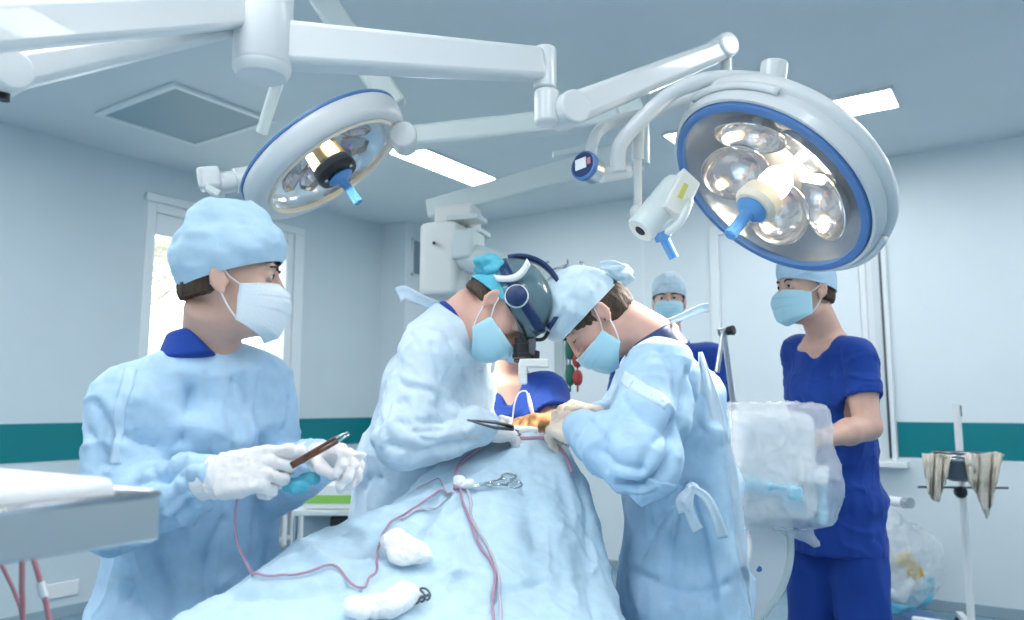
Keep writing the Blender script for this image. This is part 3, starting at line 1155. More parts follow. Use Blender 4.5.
def shoes(parent, j, m):
    for s in 'RL':
        a = V(j['ank' + s][0], j['ank' + s][1], .0)
        G = Field(a - V(.25, .25, .02), a + V(.25, .25, .16), .006)
        f = j['f']
        G.oval(a + V(0, 0, .045) - f * .055, a + V(0, 0, .04) + f * .17, (.045, .05), (.050, .038), j['r'], .03)
        G.cap(a + V(0, 0, .05), a + V(0, 0, .11), .05, .048, .03)
        G.plane((0, 0, .004), (0, 0, 1), .004)
        v, q = G.surf()
        mesh('shoe', (v, q), m, parent, sharp=0)


# ================================================================== 1. instrument-holding assistant at left
def P3(x, y, d):
    return P(x, y, d)


hL = Head(P(230, 285, 1.60), (1.0, .20, -.06), (.02, 0, 1), .93)
jL = person_joints(dict(face=(.64, -.77), neck=P(212, 341, 1.63), chest=P(205, 412, 1.66), pelvis=P(190, 610, 1.70),
                        shR=P(132, 405, 1.54), shL=P(258, 387, 1.74), elR=P(116, 512, 1.48), elL=P(276, 482, 1.72),
                        wrR=P(220, 476, 1.40), wrL=P(322, 459, 1.52)))
tL = thing('person', 'person in a pale blue gown and tall blue cap, white mask, holding brown forceps', 'person', V(jL['pelvis'][0], jL['pelvis'][1], 0), 'operating team')
body(tL, jL, hL, M['skin'], .0042, tw=.84)
eyes(tL, hL)
hair(tL, hL, nape=-.030, front=-.015, thick=.003)
cap_mesh(tL, hL, M['cap'], zf=.060, zb=-.020, top=.186, ry=.103, rx=.084, bulge=.15, p=3.4, back=.010, cy=.001, wr=.0045, seed=3, lean=-.010)
face_mask(tL, hL, M['mask_white'])
# blue scrubs collar showing above the gown
G = Field(jL['neck'] - V(.2, .2, .12), jL['neck'] + V(.2, .2, .1), .004)
G.oval(jL['neck'] - V(.01, 0, .03), jL['neck'] + V(-.016, .000, .016), (.098, .084), (.076, .072), jL['r'], .02, cap=.2)
G.plane(jL['neck'] + V(-.02, .02, .012), (-.85, -.10, -.80), .005)
mesh('scrubs_collar', G.surf(), M['scrubs'], tL, sharp=0)
up = V(0, 0, 1)
pz = lambda j, z, fx=0.0: V(j['pelvis'][0], j['pelvis'][1], z) + j['f'] * fx
garment(tL, 'surgical_gown', jL, M['gown'],
        [(jL['neck'] - V(0, 0, .045), .098, .082), (jL['chest'], .165, .135), (pz(jL, 1.08, .01), .165, .150), (pz(jL, .85), .195, .170), (pz(jL, .30), .25, .22)],
        {'R': [(jL['shR'], .074), (jL['elR'], .074), (jL['elR'] * .45 + jL['wrR'] * .55, .062), (jL['wrR'] - unit(jL['wrR'] - jL['elR']) * .035, .047)],
         'L': [(jL['shL'], .070), (jL['elL'], .066), (jL['wrL'] - unit(jL['wrL'] - jL['elL']) * .03, .046)]},
        hem_z=.28, arm_amp=.0075, trunk_amp=.0075, seed=1.7,
        creases=[([(95, 402), (110, 432), (102, 462)], .008, .014), ([(84, 432), (104, 456)], .007, .010), ([(116, 428), (136, 440), (156, 446)], .007, .012), ([(178, 474), (196, 494), (206, 512)], .007, .014),
                 ([(166, 482), (186, 508), (196, 528)], .007, .012), ([(206, 458), (194, 478)], .006, .010), ([(222, 522), (208, 562), (212, 616)], .010, .016), ([(262, 500), (272, 540), (268, 600)], .009, .012),
                 ([(291, 396), (284, 430), (288, 458)], .008, .014), ([(232, 380), (226, 420), (232, 450)], .007, .009), ([(262, 376), (258, 410), (264, 440)], .007, .008), ([(205, 372), (210, 400)], .006, .008),
                 ([(160, 556), (172, 590), (168, 620)], .009, .014), ([(118, 560), (124, 600)], .008, .012), ([(140, 500), (170, 530)], .007, .010), ([(100, 380), (126, 386)], .007, .008),
                 ([(190, 392), (182, 440), (160, 476)], .012, .024), ([(160, 470), (128, 480)], .012, .020), ([(196, 455), (170, 470), (140, 486)], .010, .014), ([(120, 360), (112, 420), (110, 470)], .016, -.006),
                 ([(188, 420), (190, 470)], .018, -.014), ([(120, 400), (140, 440), (150, 470)], .014, .012),
                 ([(205, 500), (170, 536), (110, 550)], .016, .022), ([(196, 486), (150, 520)], .012, .012),
                 ([(215, 360), (225, 420), (235, 500)], .014, -.008), ([(240, 380), (262, 460), (255, 560)], .016, .012),
                 ([(100, 420), (96, 470)], .012, .010), ([(150, 350), (140, 400)], .014, -.008), ([(130, 590), (150, 620)], .016, .014)])
tape(tL, [(152, 342), (130, 366), (118, 415), (114, 464)], .022, M['gown_seam'])
for s in 'RL':
    d = unit(jL['wr' + s] - jL['el' + s])
    Gk = Field(jL['wr' + s] - .12, jL['wr' + s] + .12, .0035)
    Gk.oval(jL['wr' + s] - d * .040, jL['wr' + s] + d * .004, (.036, .036), (.034, .033), jL['r'], .01, cap=.2)
    mesh('knit_cuff', Gk.surf(), M['knit'], tL, sharp=0)
hR = jL['wrR']
glove(tL, hR, P(300, 463, 1.36) - hR, (.10, .93, -.36), [(28, 35, 15), (62, 62, 30), (72, 70, 35), (75, 70, 35)], M['latex'],
      thumb=[(.028, .028, .010), (.040, .060, .034), (.036, .096, .050), (.028, .124, .054)], sc=1.06, cuff=.012, cuff_r=.036)
glove(tL, jL['wrL'], P(352, 458, 1.46) - jL['wrL'], (-.25, -.55, -.8), [(30, 42, 20), (38, 50, 25), (50, 60, 30), (62, 65, 35)], M['latex'], left=True,
      thumb=[(.030, .028, .008), (.048, .056, .030), (.042, .086, .048), (.030, .108, .054)], cuff=.05, cuff_r=.034)
shoes(tL, jL, M['plastic'])

# ================================================================== 2. lead surgeon with headlight, bent over the patient from the left
D2 = 1.86
a2 = math.radians(61)
hS = Head(P(496, 309, D2), (math.cos(a2), -.14, -math.sin(a2)), (math.sin(a2), 0, math.cos(a2)), .86, True)
jS = person_joints(dict(face=(.92, -.30), neck=P(458, 322, 1.90), chest=P(436, 385, 1.95), pelvis=P(398, 545, 2.02),
                        shR=P(430, 356, 1.80), shL=P(462, 348, 2.10), elR=P(404, 436, 1.73), elL=P(470, 432, 2.14),
                        wrR=P(478, 427, 1.80), wrL=P(498, 436, 2.02)))
tS = thing('person', 'person bent over the drape wearing a headlight with loupes, pale gown, face looking down', 'person', V(jS['pelvis'][0], jS['pelvis'][1], 0), 'operating team')
body(tS, jS, hS, M['skin_warm'], .0048, tw=.84)
hair(tS, hS, nape=-.030, front=-.01, thick=.002, ztop=.03)
face_mask(tS, hS, M['mask_blue'], v0=.20)
cap_mesh(tS, hS, M['tealcap'], zf=.056, zb=-.018, top=.152, ry=.106, rx=.083, bulge=.03, p=2.2, wr=.003, seed=8, name='under_cap')
cap_mesh(tS, hS, M['visor'], zf=.020, zb=.050, top=.160, ry=.116, rx=.089, bulge=.04, p=2.4, wr=.0006, seed=5, name='clear_visor', band=False, cy=.004)
kn = knot(tS, hS.w((.05, -.105, .040)), .030, M['tealcap'], 'cap_bunch')
knot(tS, hS.w((-.03, -.112, .045)), .026, M['tealcap'], 'cap_bunch')
# headlight harness
hb = MB()
pts = np.array([hS.w(V(.094 * math.sin(a), .004 + .116 * math.cos(a), .072 + .004 * math.cos(2 * a))) for a in np.linspace(0, 2 * math.pi, 49)])
A = np.zeros((49, 2, 3))
for k in range(49):
    A[k, 0], A[k, 1] = pts[k] - hS.M[:, 2] * .012, pts[k] + hS.M[:, 2] * .012
harness = mesh('headlight_harness', MB().grid(A).vf, M['navy'], tS, solid=.004)
for nm, a0, a1, off, w in (('crown_strap', -1.35, 1.35, .0, .034),):
    A = np.zeros((25, 2, 3))
    for k, a in enumerate(np.linspace(a0, a1, 25)):
        c = V(0, .118 * math.sin(a) + .004, .075 + .112 * math.cos(a))
        A[k, 0], A[k, 1] = hS.w(c - V(w / 2, 0, 0)), hS.w(c + V(w / 2, 0, 0))
    mesh(nm, MB().grid(A).vf, M['navy'], harness, solid=.010)
for k in range(1):
    mb = MB()
    mb.lathe([(.0, .010), (.018, .010), (.024, .007), (.025, .0), (.021, -.008), (0, -.008)], hS.w((.099, .022, .060)), axes(hS.M[:, 0], hS.M[:, 1]), 28)
    mesh('adjusting_knob', mb.vf, M['navy'], harness)
    mb = MB().lathe([(.025, .002), (.027, .002), (.028, 0), (.027, -.006), (.023, -.006)], hS.w((.098, .022, .060)), axes(hS.M[:, 0], hS.M[:, 1]), 28, closed=True)
    mesh('knob_collar', mb.vf, M['plastic'], harness)
A = np.zeros((15, 2, 3))
for k, t in enumerate(np.linspace(0, 1, 15)):
    c = V(.097, -.050 + .025 * math.sin(t * 3), .035 + .10 * t)
    A[k, 0], A[k, 1] = hS.w(c - V(0, .010, 0)), hS.w(c + V(0, .010, 0))
mesh('side_strap', MB().grid(A).vf, M['plastic'], harness, solid=.004)
# loupes in front of the eyes
lo_ = MB()
for x in (-1, 1):
    a, b = hS.w((x * .031, .112, .018)), hS.w((x * .027, .160, -.006))
    lo_.tube([a, a + (b - a) * .3, a + (b - a) * .32, a + (b - a) * .8, a + (b - a) * .82, b], [.014, .014, .017, .018, .021, .021], 24)
lp = mesh('loupe_barrels', lo_.vf, M['black'], tS)
fr_ = MB()
fr_.tube(spline([hS.w((-.076, .02, .030)), hS.w((-.066, .085, .034)), hS.w((-.03, .112, .034)), hS.w((.03, .112, .034)), hS.w((.066, .085, .034)), hS.w((.076, .02, .030))], 6), .0035, 8)
fr_.tube(spline([hS.w((0, .118, .036)), hS.w((0, .138, .070)), hS.w((0, .128, .095))], 6), .0045, 8)
mesh('loupe_frame', fr_.vf, M['black'], lp)
mesh('lamp_bracket', MB().beam(hS.w((0, .125, .045)), hS.w((0, .165, .020)), .040, .018, up=hS.M[:, 2]).vf, M['darksteel'], lp, bevel=.003)
mesh('headlight_lens', MB().cyl(hS.w((0, .155, .034)), hS.w((0, .180, .014)), .014, .017).vf, M['black'], lp)
wb = MB()
c0 = hS.w((.030, .172, .010))
wb.box(c0 + V(.012, -.02, -.012), (.034, .014, .010)).box(c0 + V(-.014, -.02, -.034), (.010, .012, .026))
mesh('camera_box', wb.vf, M['cream'], lp, bevel=.004)
# collar of scrubs at the nape
G = Field(jS['neck'] - .18, jS['neck'] + .18, .004)
G.oval(jS['neck'] + V(-.020, 0, -.045), jS['neck'] + V(.016, -.004, .012), (.082, .080), (.072, .069), jS['r'], .02, cap=.2)
G.plane(jS['neck'] + V(.016, 0, .010), (-.8, 0, -.6), .004)
mesh('scrubs_collar', G.surf(), M['scrubs'], tS, sharp=0)
garment(tS, 'surgical_gown', jS, M['gown_pale'],
        [(jS['neck'] - V(.014, 0, .044), .092, .080), (jS['chest'] + jS['f'] * .01, .150, .125), (pz(jS, 1.15, .045), .158, .138), (pz(jS, .85), .18, .15), (pz(jS, .30), .23, .19)],
        {'R': [(jS['shR'], .066), (jS['elR'], .070), (jS['elR'] * .5 + jS['wrR'] * .5, .062), (jS['wrR'], .048)],
         'L': [(jS['shL'], .068), (jS['elL'], .066), (jS['wrL'], .046)]},
        hem_z=.28, arm_amp=.0075, trunk_amp=.008, seed=4.2,
        extra=lambda G: G.oval(jS['neck'] + V(-.045, 0, -.07), jS['neck'] + V(.006, 0, -.004), (.105, .095), (.082, .079), jS['r'], .03, cap=.2),
        creases=[([(432, 345), (440, 372), (442, 408)], .006, .010), ([(388, 352), (376, 390), (372, 420)], .008, .014), ([(400, 420), (426, 440), (462, 446)], .007, .014), ([(396, 402), (410, 424)], .007, .010),
                 ([(415, 432), (440, 430), (462, 424)], .007, .010), ([(404, 330), (420, 345)], .007, .008), ([(460, 360), (466, 390), (460, 414)], .008, .012), ([(482, 372), (486, 400)], .007, .010),
                 ([(364, 400), (372, 440), (366, 480)], .008, .012), ([(388, 372), (404, 386), (430, 390)], .007, .009), ([(384, 446), (380, 480)], .008, .012),
                 ([(395, 448), (430, 452), (480, 440)], .014, .020), ([(392, 360), (385, 410), (388, 446)], .013, .014), ([(452, 338), (448, 380), (446, 420)], .014, .016),
                 ([(405, 400), (420, 420), (455, 416)], .012, .014), ([(470, 370), (478, 400)], .015, -.010), ([(370, 420), (362, 490)], .014, .012), ([(432, 325), (470, 350)], .012, .008)])
bow(tS, [[P(436, 306, 1.90), P(420, 300, 1.88), P(405, 293, 1.87), P(398, 295, 1.87)]], M['gown_pale'], .030)
glove(tS, jS['wrR'], P(500, 430, 1.84) - jS['wrR'], (.2, .6, -.75), CURL_SOFT, M['latex'], cuff=.05, cuff_r=.037)
glove(tS, jS['wrL'], P(512, 442, 1.96) - jS['wrL'], (.1, -.6, -.75), CURL_SOFT, M['latex'], left=True, cuff=.05, cuff_r=.036)
shoes(tS, jS, M['plastic'])

# ================================================================== 3. second surgeon facing left, gown tied at the back
a3 = math.radians(57)
hT = Head(P(597, 317, 1.90), (-math.cos(a3), .02, -math.sin(a3)), (-math.sin(a3), 0, math.cos(a3)), .89, True)
jT = person_joints(dict(face=(-.96, .10), neck=P(652, 338, 1.91), chest=P(666, 395, 1.92), pelvis=P(684, 560, 1.92),
                        shR=P(650, 372, 2.08), shL=P(660, 375, 1.76), elR=P(612, 430, 2.14), elL=P(642, 462, 1.64),
                        wrR=P(600, 418, 2.02), wrL=P(584, 430, 1.76)))
tT = thing('person', 'person bent forward facing left, pale cap over brown hair, blue gown tied behind', 'person', V(jT['pelvis'][0], jT['pelvis'][1], 0), 'operating team')
body(tT, jT, hT, M['skin_warm'], .0048, tw=.84)
eyes(tT, hT, True)
hair(tT, hT, nape=-.070, thick=.006, front=.060, ztop=.045)
face_mask(tT, hT, M['mask_blue'], low=.002, v0=.22)
capT = cap_mesh(tT, hT, M['cap_pale'], zf=.046, zb=.005, top=.168, ry=.108, rx=.088, bulge=.06, p=2.6, back=-.004, wr=.006, seed=13, cy=.002)
knot(tT, P(620, 272, 1.88), .024, M['cap_pale'])
bow(tT, [[P(616, 272, 1.88), P(624, 276, 1.87), P(630, 283, 1.87)], [P(600, 266, 1.88), P(612, 266, 1.87), P(622, 272, 1.87)]], M['cap_pale'], .026)


def coatT(G):
    # the hanging back edge of the gown
    G.oval(P(704, 430, 1.84), P(722, 640, 1.80), (.030, .075), (.050, .10), (1, 0, 0), .05)


garment(tT, 'surgical_gown', jT, M['gown'],
        [(jT['neck'] + V(.012, 0, -.062), .105, .080), (jT['chest'], .155, .125), (pz(jT, 1.10), .155, .135), (pz(jT, .85), .175, .150), (pz(jT, .30), .215, .185)],
        {'L': [(jT['shL'], .076), (jT['shL'] * .5 + jT['elL'] * .5, .080), (jT['elL'], .078), (jT['elL'] * .45 + jT['wrL'] * .55, .064), (jT['wrL'], .048)],
         'R': [(jT['shR'], .070), (jT['elR'], .066), (jT['wrR'], .046)]},
        hem_z=.28, arm_amp=.0055, trunk_amp=.008, seed=6.1, extra=coatT,
        creases=[([(612, 494), (640, 490), (668, 466), (678, 420)], .012, .030), ([(640, 470), (656, 440), (672, 430)], .010, .012), ([(690, 372), (694, 430), (692, 486)], .012, .020),
                 ([(610, 492), (650, 492), (690, 489)], .010, .016), ([(688, 492), (660, 520), (640, 560)], .010, .014), ([(686, 494), (672, 540), (668, 600)], .011, .016),
                 ([(690, 494), (704, 540), (712, 600)], .011, .016), ([(622, 500), (620, 550), (628, 610)], .012, .014), ([(618, 566), (650, 578), (690, 594), (730, 584)], .010, .014),
                 ([(640, 500), (650, 540)], .010, -.010), ([(600, 452), (618, 466), (640, 470)], .010, .014), ([(622, 400), (640, 420), (662, 428)], .010, .010),
                 ([(590, 420), (604, 440), (600, 470)], .009, .010), ([(702, 340), (704, 380), (702, 430)], .008, .022), ([(660, 350), (676, 380), (680, 420)], .012, .012)])
sT = list(LAST)
tape(tT, [(614, 373), (640, 388), (669, 406)], .030, M['gown_pale'], surf=sT)
tape(tT, [(614, 489), (640, 488), (664, 487), (688, 486)], .022, M['gown'], 'waist_belt', surf=sT, lift=.003)
A = []
for i, w in enumerate(np.linspace(0, 1, 30)):
    row = []
    for k, u in enumerate(np.linspace(0, 1, 14)):
        y = 352 + (680 - 352) * w
        xi = np.interp(y, [352, 400, 440, 520, 620, 680], [699, 699, 702, 713, 730, 742])
        xo = np.interp(y, [352, 400, 470, 540, 620, 680], [702, 720, 737, 747, 753, 757])
        row.append(P(xi + (xo - xi) * u, y, 1.775 - .02 * w + .015 * u + .005 * math.sin(u * 9 + w * 2)))
    A.append(row)
mesh('back_panel', MB().grid(np.array(A)).vf, M['gown_pale'], tT, sharp=0, solid=.003)
bow(tT, [[P(692, 488, 1.70), P(706, 498, 1.68), P(716, 518, 1.68), P(722, 538, 1.69)], [P(692, 488, 1.70), P(688, 506, 1.68), P(694, 524, 1.68), P(698, 530, 1.68)], [P(692, 488, 1.70), P(680, 500, 1.68), P(684, 512, 1.68)]], M['gown_pale'], .020)
knot(tT, P(692, 488, 1.71), .013, M['gown_pale'])
bow(tT, [[P(668, 322, 1.90), P(684, 316, 1.88), P(700, 309, 1.87), P(708, 308, 1.87)]], M['gown_pale'], .018)
G = Field(jT['neck'] - .16, jT['neck'] + .16, .004)
G.oval(jT['neck'] + V(.020, 0, -.05), jT['neck'] + V(-.010, 0, .000), (.086, .082), (.070, .068), jT['r'], .02, cap=.2)
mesh('scrubs_collar', G.surf(), M['navy'], tT, sharp=0)
glove(tT, jT['wrL'], P(560, 424, 1.83) - jT['wrL'], (.05, .75, -.65), [(30, 40, 20), (36, 45, 25), (42, 50, 25), (48, 52, 25)], M['latex_cream'], left=True, sc=1.05, cuff=.05, cuff_r=.038)
glove(tT, jT['wrR'], P(574, 412, 2.00) - jT['wrR'], (.05, -.45, -.85), [(38, 45, 20), (42, 50, 25), (48, 52, 25), (52, 55, 25)], M['latex_cream'], sc=1.05, cuff=.05, cuff_r=.036)
shoes(tT, jT, M['plastic'])


# ================================================================== people in blue scrubs
def scrubs_person(label, head, j, skin, mask_m, cap_kw, sleeves_to=.62, h=.0055, hands=None, vneck=.10, top_hem=.80, creases=(), belly=0.0, g=None, cap_m='cap', hr=True, w=1.0):
    t = thing('person', label, 'person', V(j['pelvis'][0], j['pelvis'][1], 0), 'operating team')
    body(t, j, head, skin, h, hands, 1.13)
    eyes(t, head)
    if hr:
        hair(t, head, nape=-.030, front=.0, thick=.003, ztop=.05)
    cap_mesh(t, head, M[cap_m], **cap_kw)
    face_mask(t, head, mask_m)
    sl = {}
    for s in 'RL':
        e = j['sh' + s] + (j['el' + s] - j['sh' + s]) * sleeves_to
        e2 = e + unit(j['el' + s] - j['sh' + s]) * .05
        sl[s] = [(j['sh' + s], .070 * w), (e, .076 * w)]

    def cut(G):
        nb, f, r = j['neck'], j['f'], j['r']
        for k in np.linspace(0, 1, 12):                              # the V of the neckline
            wd = .058 * (1 - k) + .002
            for dep in (.055, .08, .105, .13, .155):
                c = nb + f * (dep + .03 * k) + V(0, 0, .03 - k * (vneck + .03))
                G.cap(c - r * wd, c + r * wd, .014, .014, .004, 's')
        G.ell(nb + V(0, 0, .040), (.074, .074, .055), None, .006, 's')
        for s in 'RL':                                              # square sleeve ends
            ax = unit(j['el' + s] - j['sh' + s])
            e = sl[s][1][0]
            G.cap(e + ax * .055, e + ax * .16, .088, .088, .006, 's')
    garment(t, 'scrubs_top', j, M['scrubs'],
            [(j['neck'] - V(0, 0, .060), .120 * w, .082), (j['chest'], .172 * w, .128), (pz(j, (j['chest'][2] + j['pelvis'][2]) / 2, .01), .168 * w, .122), (j['pelvis'] + V(0, 0, .02), .185 * w, .140), (pz(j, top_hem - .05), .198 * w, .150)],
            sl, hem_z=top_hem, arm_amp=.006, trunk_amp=.009, cut=cut, h=.0065, seed=j['neck'][0] * 3, creases=creases, vert=(7, 7, 3))
    trousers(t, j, M['scrubs'], top_hem + .06)
    shoes(t, j, M['plastic'])
    return t


hD = Head(P(806, 293, 2.68), (-.97, -.26, -.03), (0.02, 0, 1), .93)
jD = person_joints(dict(face=(-.80, -.60), neck=P(825, 334, 2.71), chest=P(832, 388, 2.72), pelvis=P(836, 505, 2.72),
                        shR=P(800, 353, 2.82), shL=P(856, 358, 2.60), elR=P(808, 440, 2.86), elL=P(868, 427, 2.52),
                        wrR=P(780, 446, 2.66), wrL=P(808, 442, 2.40)))
tD = scrubs_person('person in royal blue scrubs standing at right behind the plastic-covered imager, arms folded low', hD, jD, M['skin'], M['mask_blue'], w=.84, cap_kw=
                   dict(zf=.052, zb=-.004, top=.160, ry=.106, rx=.085, bulge=.03, p=3.4, wr=.003, seed=21, cy=-.006),
                   hands={'R': (V(-.7, -.6, -.1), V(0, .2, -1), CURL_SOFT), 'L': (V(-1, .1, 0), V(0, .6, -.8), CURL_SOFT)},
                   creases=[([(838, 350), (846, 400), (850, 440)], .012, .008), ([(800, 400), (830, 430), (850, 440)], .012, .008), ([(800, 460), (840, 452)], .010, .006), ([(848, 470), (850, 515)], .010, .008),
                            ([(790, 375), (800, 440)], .012, -.006)])
bow(tD, [[hD.w((.01, -.110, .016)), hD.w((.03, -.128, .000)), hD.w((.04, -.132, -.016))], [hD.w((.01, -.110, .016)), hD.w((.045, -.124, .012)), hD.w((.06, -.128, .002))]], M['cap'], .012)

hC = Head(P(669, 304, 3.75), (-.25, -1, -.02), (0.0, 0, 1), .92)
jC = person_joints(dict(face=(-.05, -1), neck=P(669, 342, 3.78), chest=P(670, 385, 3.78), pelvis=P(670, 485, 3.78),
                        shR=P(627, 360, 3.78), shL=P(709, 358, 3.78), elR=P(618, 430, 3.74), elL=P(719, 428, 3.78),
                        wrR=P(640, 470, 3.60), wrL=P(700, 472, 3.60)))
scrubs_person('person in blue scrubs farthest back, only eyes and pale cap showing over a shoulder', hC, jC, M['skin'], M['mask_blue'],
              dict(zf=.050, zb=.010, top=.165, ry=.106, rx=.085, bulge=.05, p=2.6, wr=.004, seed=31), h=.007, cap_m='cap_pale')

hB = Head(P(515, 326, 2.66), (.1, -.95, -.3), (.05, -.3, .95), .92)
jB = person_joints(dict(face=(-.05, -1), neck=P(511, 374, 2.72), chest=P(512, 415, 2.70), pelvis=P(514, 520, 2.74),
                        shR=P(460, 398, 2.70), shL=P(545, 394, 2.66), elR=P(450, 450, 2.62), elL=P(557, 432, 2.46),
                        wrR=P(495, 440, 2.35), wrL=P(551, 421, 2.10)))
tB = scrubs_person('person in royal blue scrubs behind the two bent figures, head hidden, tan gloved hand forward', hB, jB, M['skin'], M['mask_blue'],
                   dict(zf=.050, zb=.010, top=.160, ry=.104, rx=.084, bulge=.03, p=2.4, wr=.004, seed=41), h=.006, sleeves_to=.72)
glove(tB, jB['wrL'], P(504, 421, 1.98) - jB['wrL'], (-.15, -.40, -.85), [(22, 28, 12), (30, 34, 16), (38, 40, 20), (46, 48, 22)], M['latex_tan'], left=True, sc=1.08, cuff=.05, cuff_r=.036)
glove(tB, jB['wrR'], P(512, 432, 2.22) - jB['wrR'], (.2, .2, -.95), CURL_SOFT, M['latex_tan'], cuff=.05, cuff_r=.034)
# ================================================================== patient drape
def dirA(x, y, z):
    """direction given across / up / ahead of the lens -> viewing-side frame"""
    return unit(V(x, z * CP - y * SP, z * SP + y * CP))


def tps(pts):
    p = np.asarray(pts, float)
    xy, z = p[:, :2], p[:, 2]
    n = len(p)
    U = lambda r2: np.where(r2 > 1e-12, .5 * r2 * np.log(np.maximum(r2, 1e-12)), 0)
    K = U(((xy[:, None] - xy[None]) ** 2).sum(-1)) + np.eye(n) * .004
    Q = np.hstack([np.ones((n, 1)), xy])
    S = np.linalg.solve(np.block([[K, Q], [Q.T, np.zeros((3, 3))]]), np.concatenate([z, np.zeros(3)]))

    def ev(x, y):
        o = S[n] + S[n + 1] * x + S[n + 2] * y
        for i in range(n):
            o = o + S[i] * U((x - xy[i, 0]) ** 2 + (y - xy[i, 1]) ** 2)
        return o
    return ev


top = [P(*q) for q in [(530, 433, 1.95), (470, 447, 1.88), (580, 455, 1.88), (500, 433, 2.08), (550, 434, 2.10), (415, 488, 1.75), (310, 532, 1.50), (215, 585, 1.36), (160, 614, 1.28),
                       (470, 515, 1.62), (400, 560, 1.46), (300, 600, 1.30), (480, 600, 1.42), (560, 545, 1.62), (620, 600, 1.66), (380, 520, 1.60), (545, 480, 1.75), (598, 500, 1.76)]]
top += [V(-.45, 1.0, .93), V(0, 1.05, .88), V(.2, 1.3, .88)]
hz = tps(top)
poly = np.array([(-.62, 1.26), (-.44, 1.53), (-.27, 1.78), (-.16, 1.94), (-.05, 2.13), (.06, 2.19), (.14, 2.08), (.165, 1.92), (.20, 1.80), (.255, 1.68), (.27, 1.5), (.22, 1.3), (.10, 1.04), (-.2, .92), (-.52, 1.02)])


def poly_sd(x, y):
    d = np.full(np.broadcast(x, y).shape, 9.0)
    ins = np.zeros(d.shape, bool)
    for a, b in zip(poly, np.roll(poly, -1, 0)):
        e = b - a
        t = np.clip(((x - a[0]) * e[0] + (y - a[1]) * e[1]) / (e @ e), 0, 1)
        d = np.minimum(d, np.hypot(x - a[0] - t * e[0], y - a[1] - t * e[1]))
        c = (a[1] > y) != (b[1] > y)
        xi = (b[0] - a[0]) * (y - a[1]) / np.where(abs(b[1] - a[1]) < 1e-9, 1e-9, b[1] - a[1]) + a[0]
        ins ^= c & (x < xi)
    return np.where(ins, -d, d)


G = Field((-.85, .75, .22), (.50, 2.42, 1.36), .0075)
X, Y, Z = G.ax[0][:, None], G.ax[1][None, :], G.ax[2][None, None, :]
pd = poly_sd(X, Y)
hh = hz(X, Y)
cx, cyy = -.15, 1.55
ang = np.arctan2(Y - cyy, X - cx)
drop = np.clip(hh[..., None] - Z, 0, 1)
folds = (np.sin(ang * 23 + 2 * np.sin(ang * 3)) * .6 + np.sin(ang * 41 + 1) * .4)[..., None] * .030 * np.clip(drop * 2.2 - .12, 0, 1)
side = pd[..., None] - .10 * drop - folds
topd = (Z - hh[..., None]) * .85
k = .07
w_ = np.clip(.5 + .5 * (side - topd) / k, 0, 1)
G.D = (topd + (side - topd) * w_ + k * w_ * (1 - w_)).astype(np.float32)
G.plane((0, 0, .26), (0, 0, 1))
dv, df = G.surf()
dn = vnormals(dv, df)
S_ = lambda *q: [snap(dv, dn, *x) for x in q]
dd_ = .010 * fbm(dv * V(5, 5, 5), 2) + .008 * (crisp(dv * V(6, 5, 5) + 3, 3) - .3) + .004 * (crisp(dv * V(13, 10, 10) + 1, 2) - .3) + .0012 * fbm(dv * 30, 2)
dd_ += 1.5 * fold(dv, [(S_((464, 488), (448, 510), (430, 535)), .010, -.012), (S_((468, 492), (462, 530), (455, 580)), .012, -.007), (S_((470, 478), (500, 462), (520, 442)), .012, -.006),
                 (S_((455, 484), (425, 495), (380, 505)), .012, -.007), (S_((440, 500), (410, 540), (370, 560)), .012, .008), (S_((580, 470), (590, 530), (604, 610)), .012, .010),
                 (S_((560, 455), (572, 520), (580, 600)), .014, -.008), (S_((545, 580), (500, 596), (440, 612)), .008, .008), (S_((300, 540), (330, 562), (375, 570)), .016, -.012),
                 (S_((230, 585), (300, 590), (350, 580)), .014, .010), (S_((350, 520), (330, 535), (300, 548)), .012, .009), (S_((200, 600), (280, 565), (340, 540)), .012, -.007),
                 (S_((520, 470), (535, 540), (540, 610)), .016, .006), (S_((410, 600), (440, 580), (470, 575)), .02, -.010)])
dv = dv + dn * dd_[:, None]
drape = mesh('surgical_drape', (dv, df), M['drape'], sharp=0, label='pale blue surgical drape spread over the patient on the operating table', cat='surgical drape')
dn = vnormals(dv, df)
# operating table below the drape
t = thing('operating_table', 'operating table hidden under the pale blue drape', 'operating table', V(-.12, 1.5, 0))
ax_ = unit(V(.33, .9, 0))
mesh('table_pad', MB().beam(V(-.12, 1.5, .74) - ax_ * .45, V(-.12, 1.5, .74) + ax_ * .45, .34, .10).vf, M['black'], t, bevel=.02)
mesh('pedestal', MB().span((-.22, 1.38, .08), (-.02, 1.62, .69)).vf, M['steel'], t, bevel=.02)
mesh('table_base', MB().beam(V(-.12, 1.5, .04) - ax_ * .4, V(-.12, 1.5, .04) + ax_ * .4, .34, .08).vf, M['plastic'], t, bevel=.02)


def near_n(p):
    i = np.argmin(((dv - p) ** 2).sum(1))
    return dn[i]


def on(px, py, lift=0.0):
    p = snap(dv, dn, px, py)
    return p + near_n(p) * lift


def on_path(pix, lift, n=7):
    """run along the drape through the given places"""
    a = spline(np.array([on(*q) for q in pix]), n * 2)
    for _ in range(2):
        for r_ in range(len(a)):
            i = np.argmin(((dv - a[r_]) ** 2).sum(1))
            a[r_] = a[r_] + dn[i] * ((dv[i] - a[r_]) @ dn[i])
    out = []
    for p in a:
        i = np.argmin(((dv - p) ** 2).sum(1))
        d = (dv[i] - p) @ dn[i]
        out.append(p + dn[i] * (max(d, 0) + lift + .0015))
    out = np.array(out)
    for _ in range(4):
        out[1:-1] = (out[:-2] + 2 * out[1:-1] + out[2:]) / 4
    return out


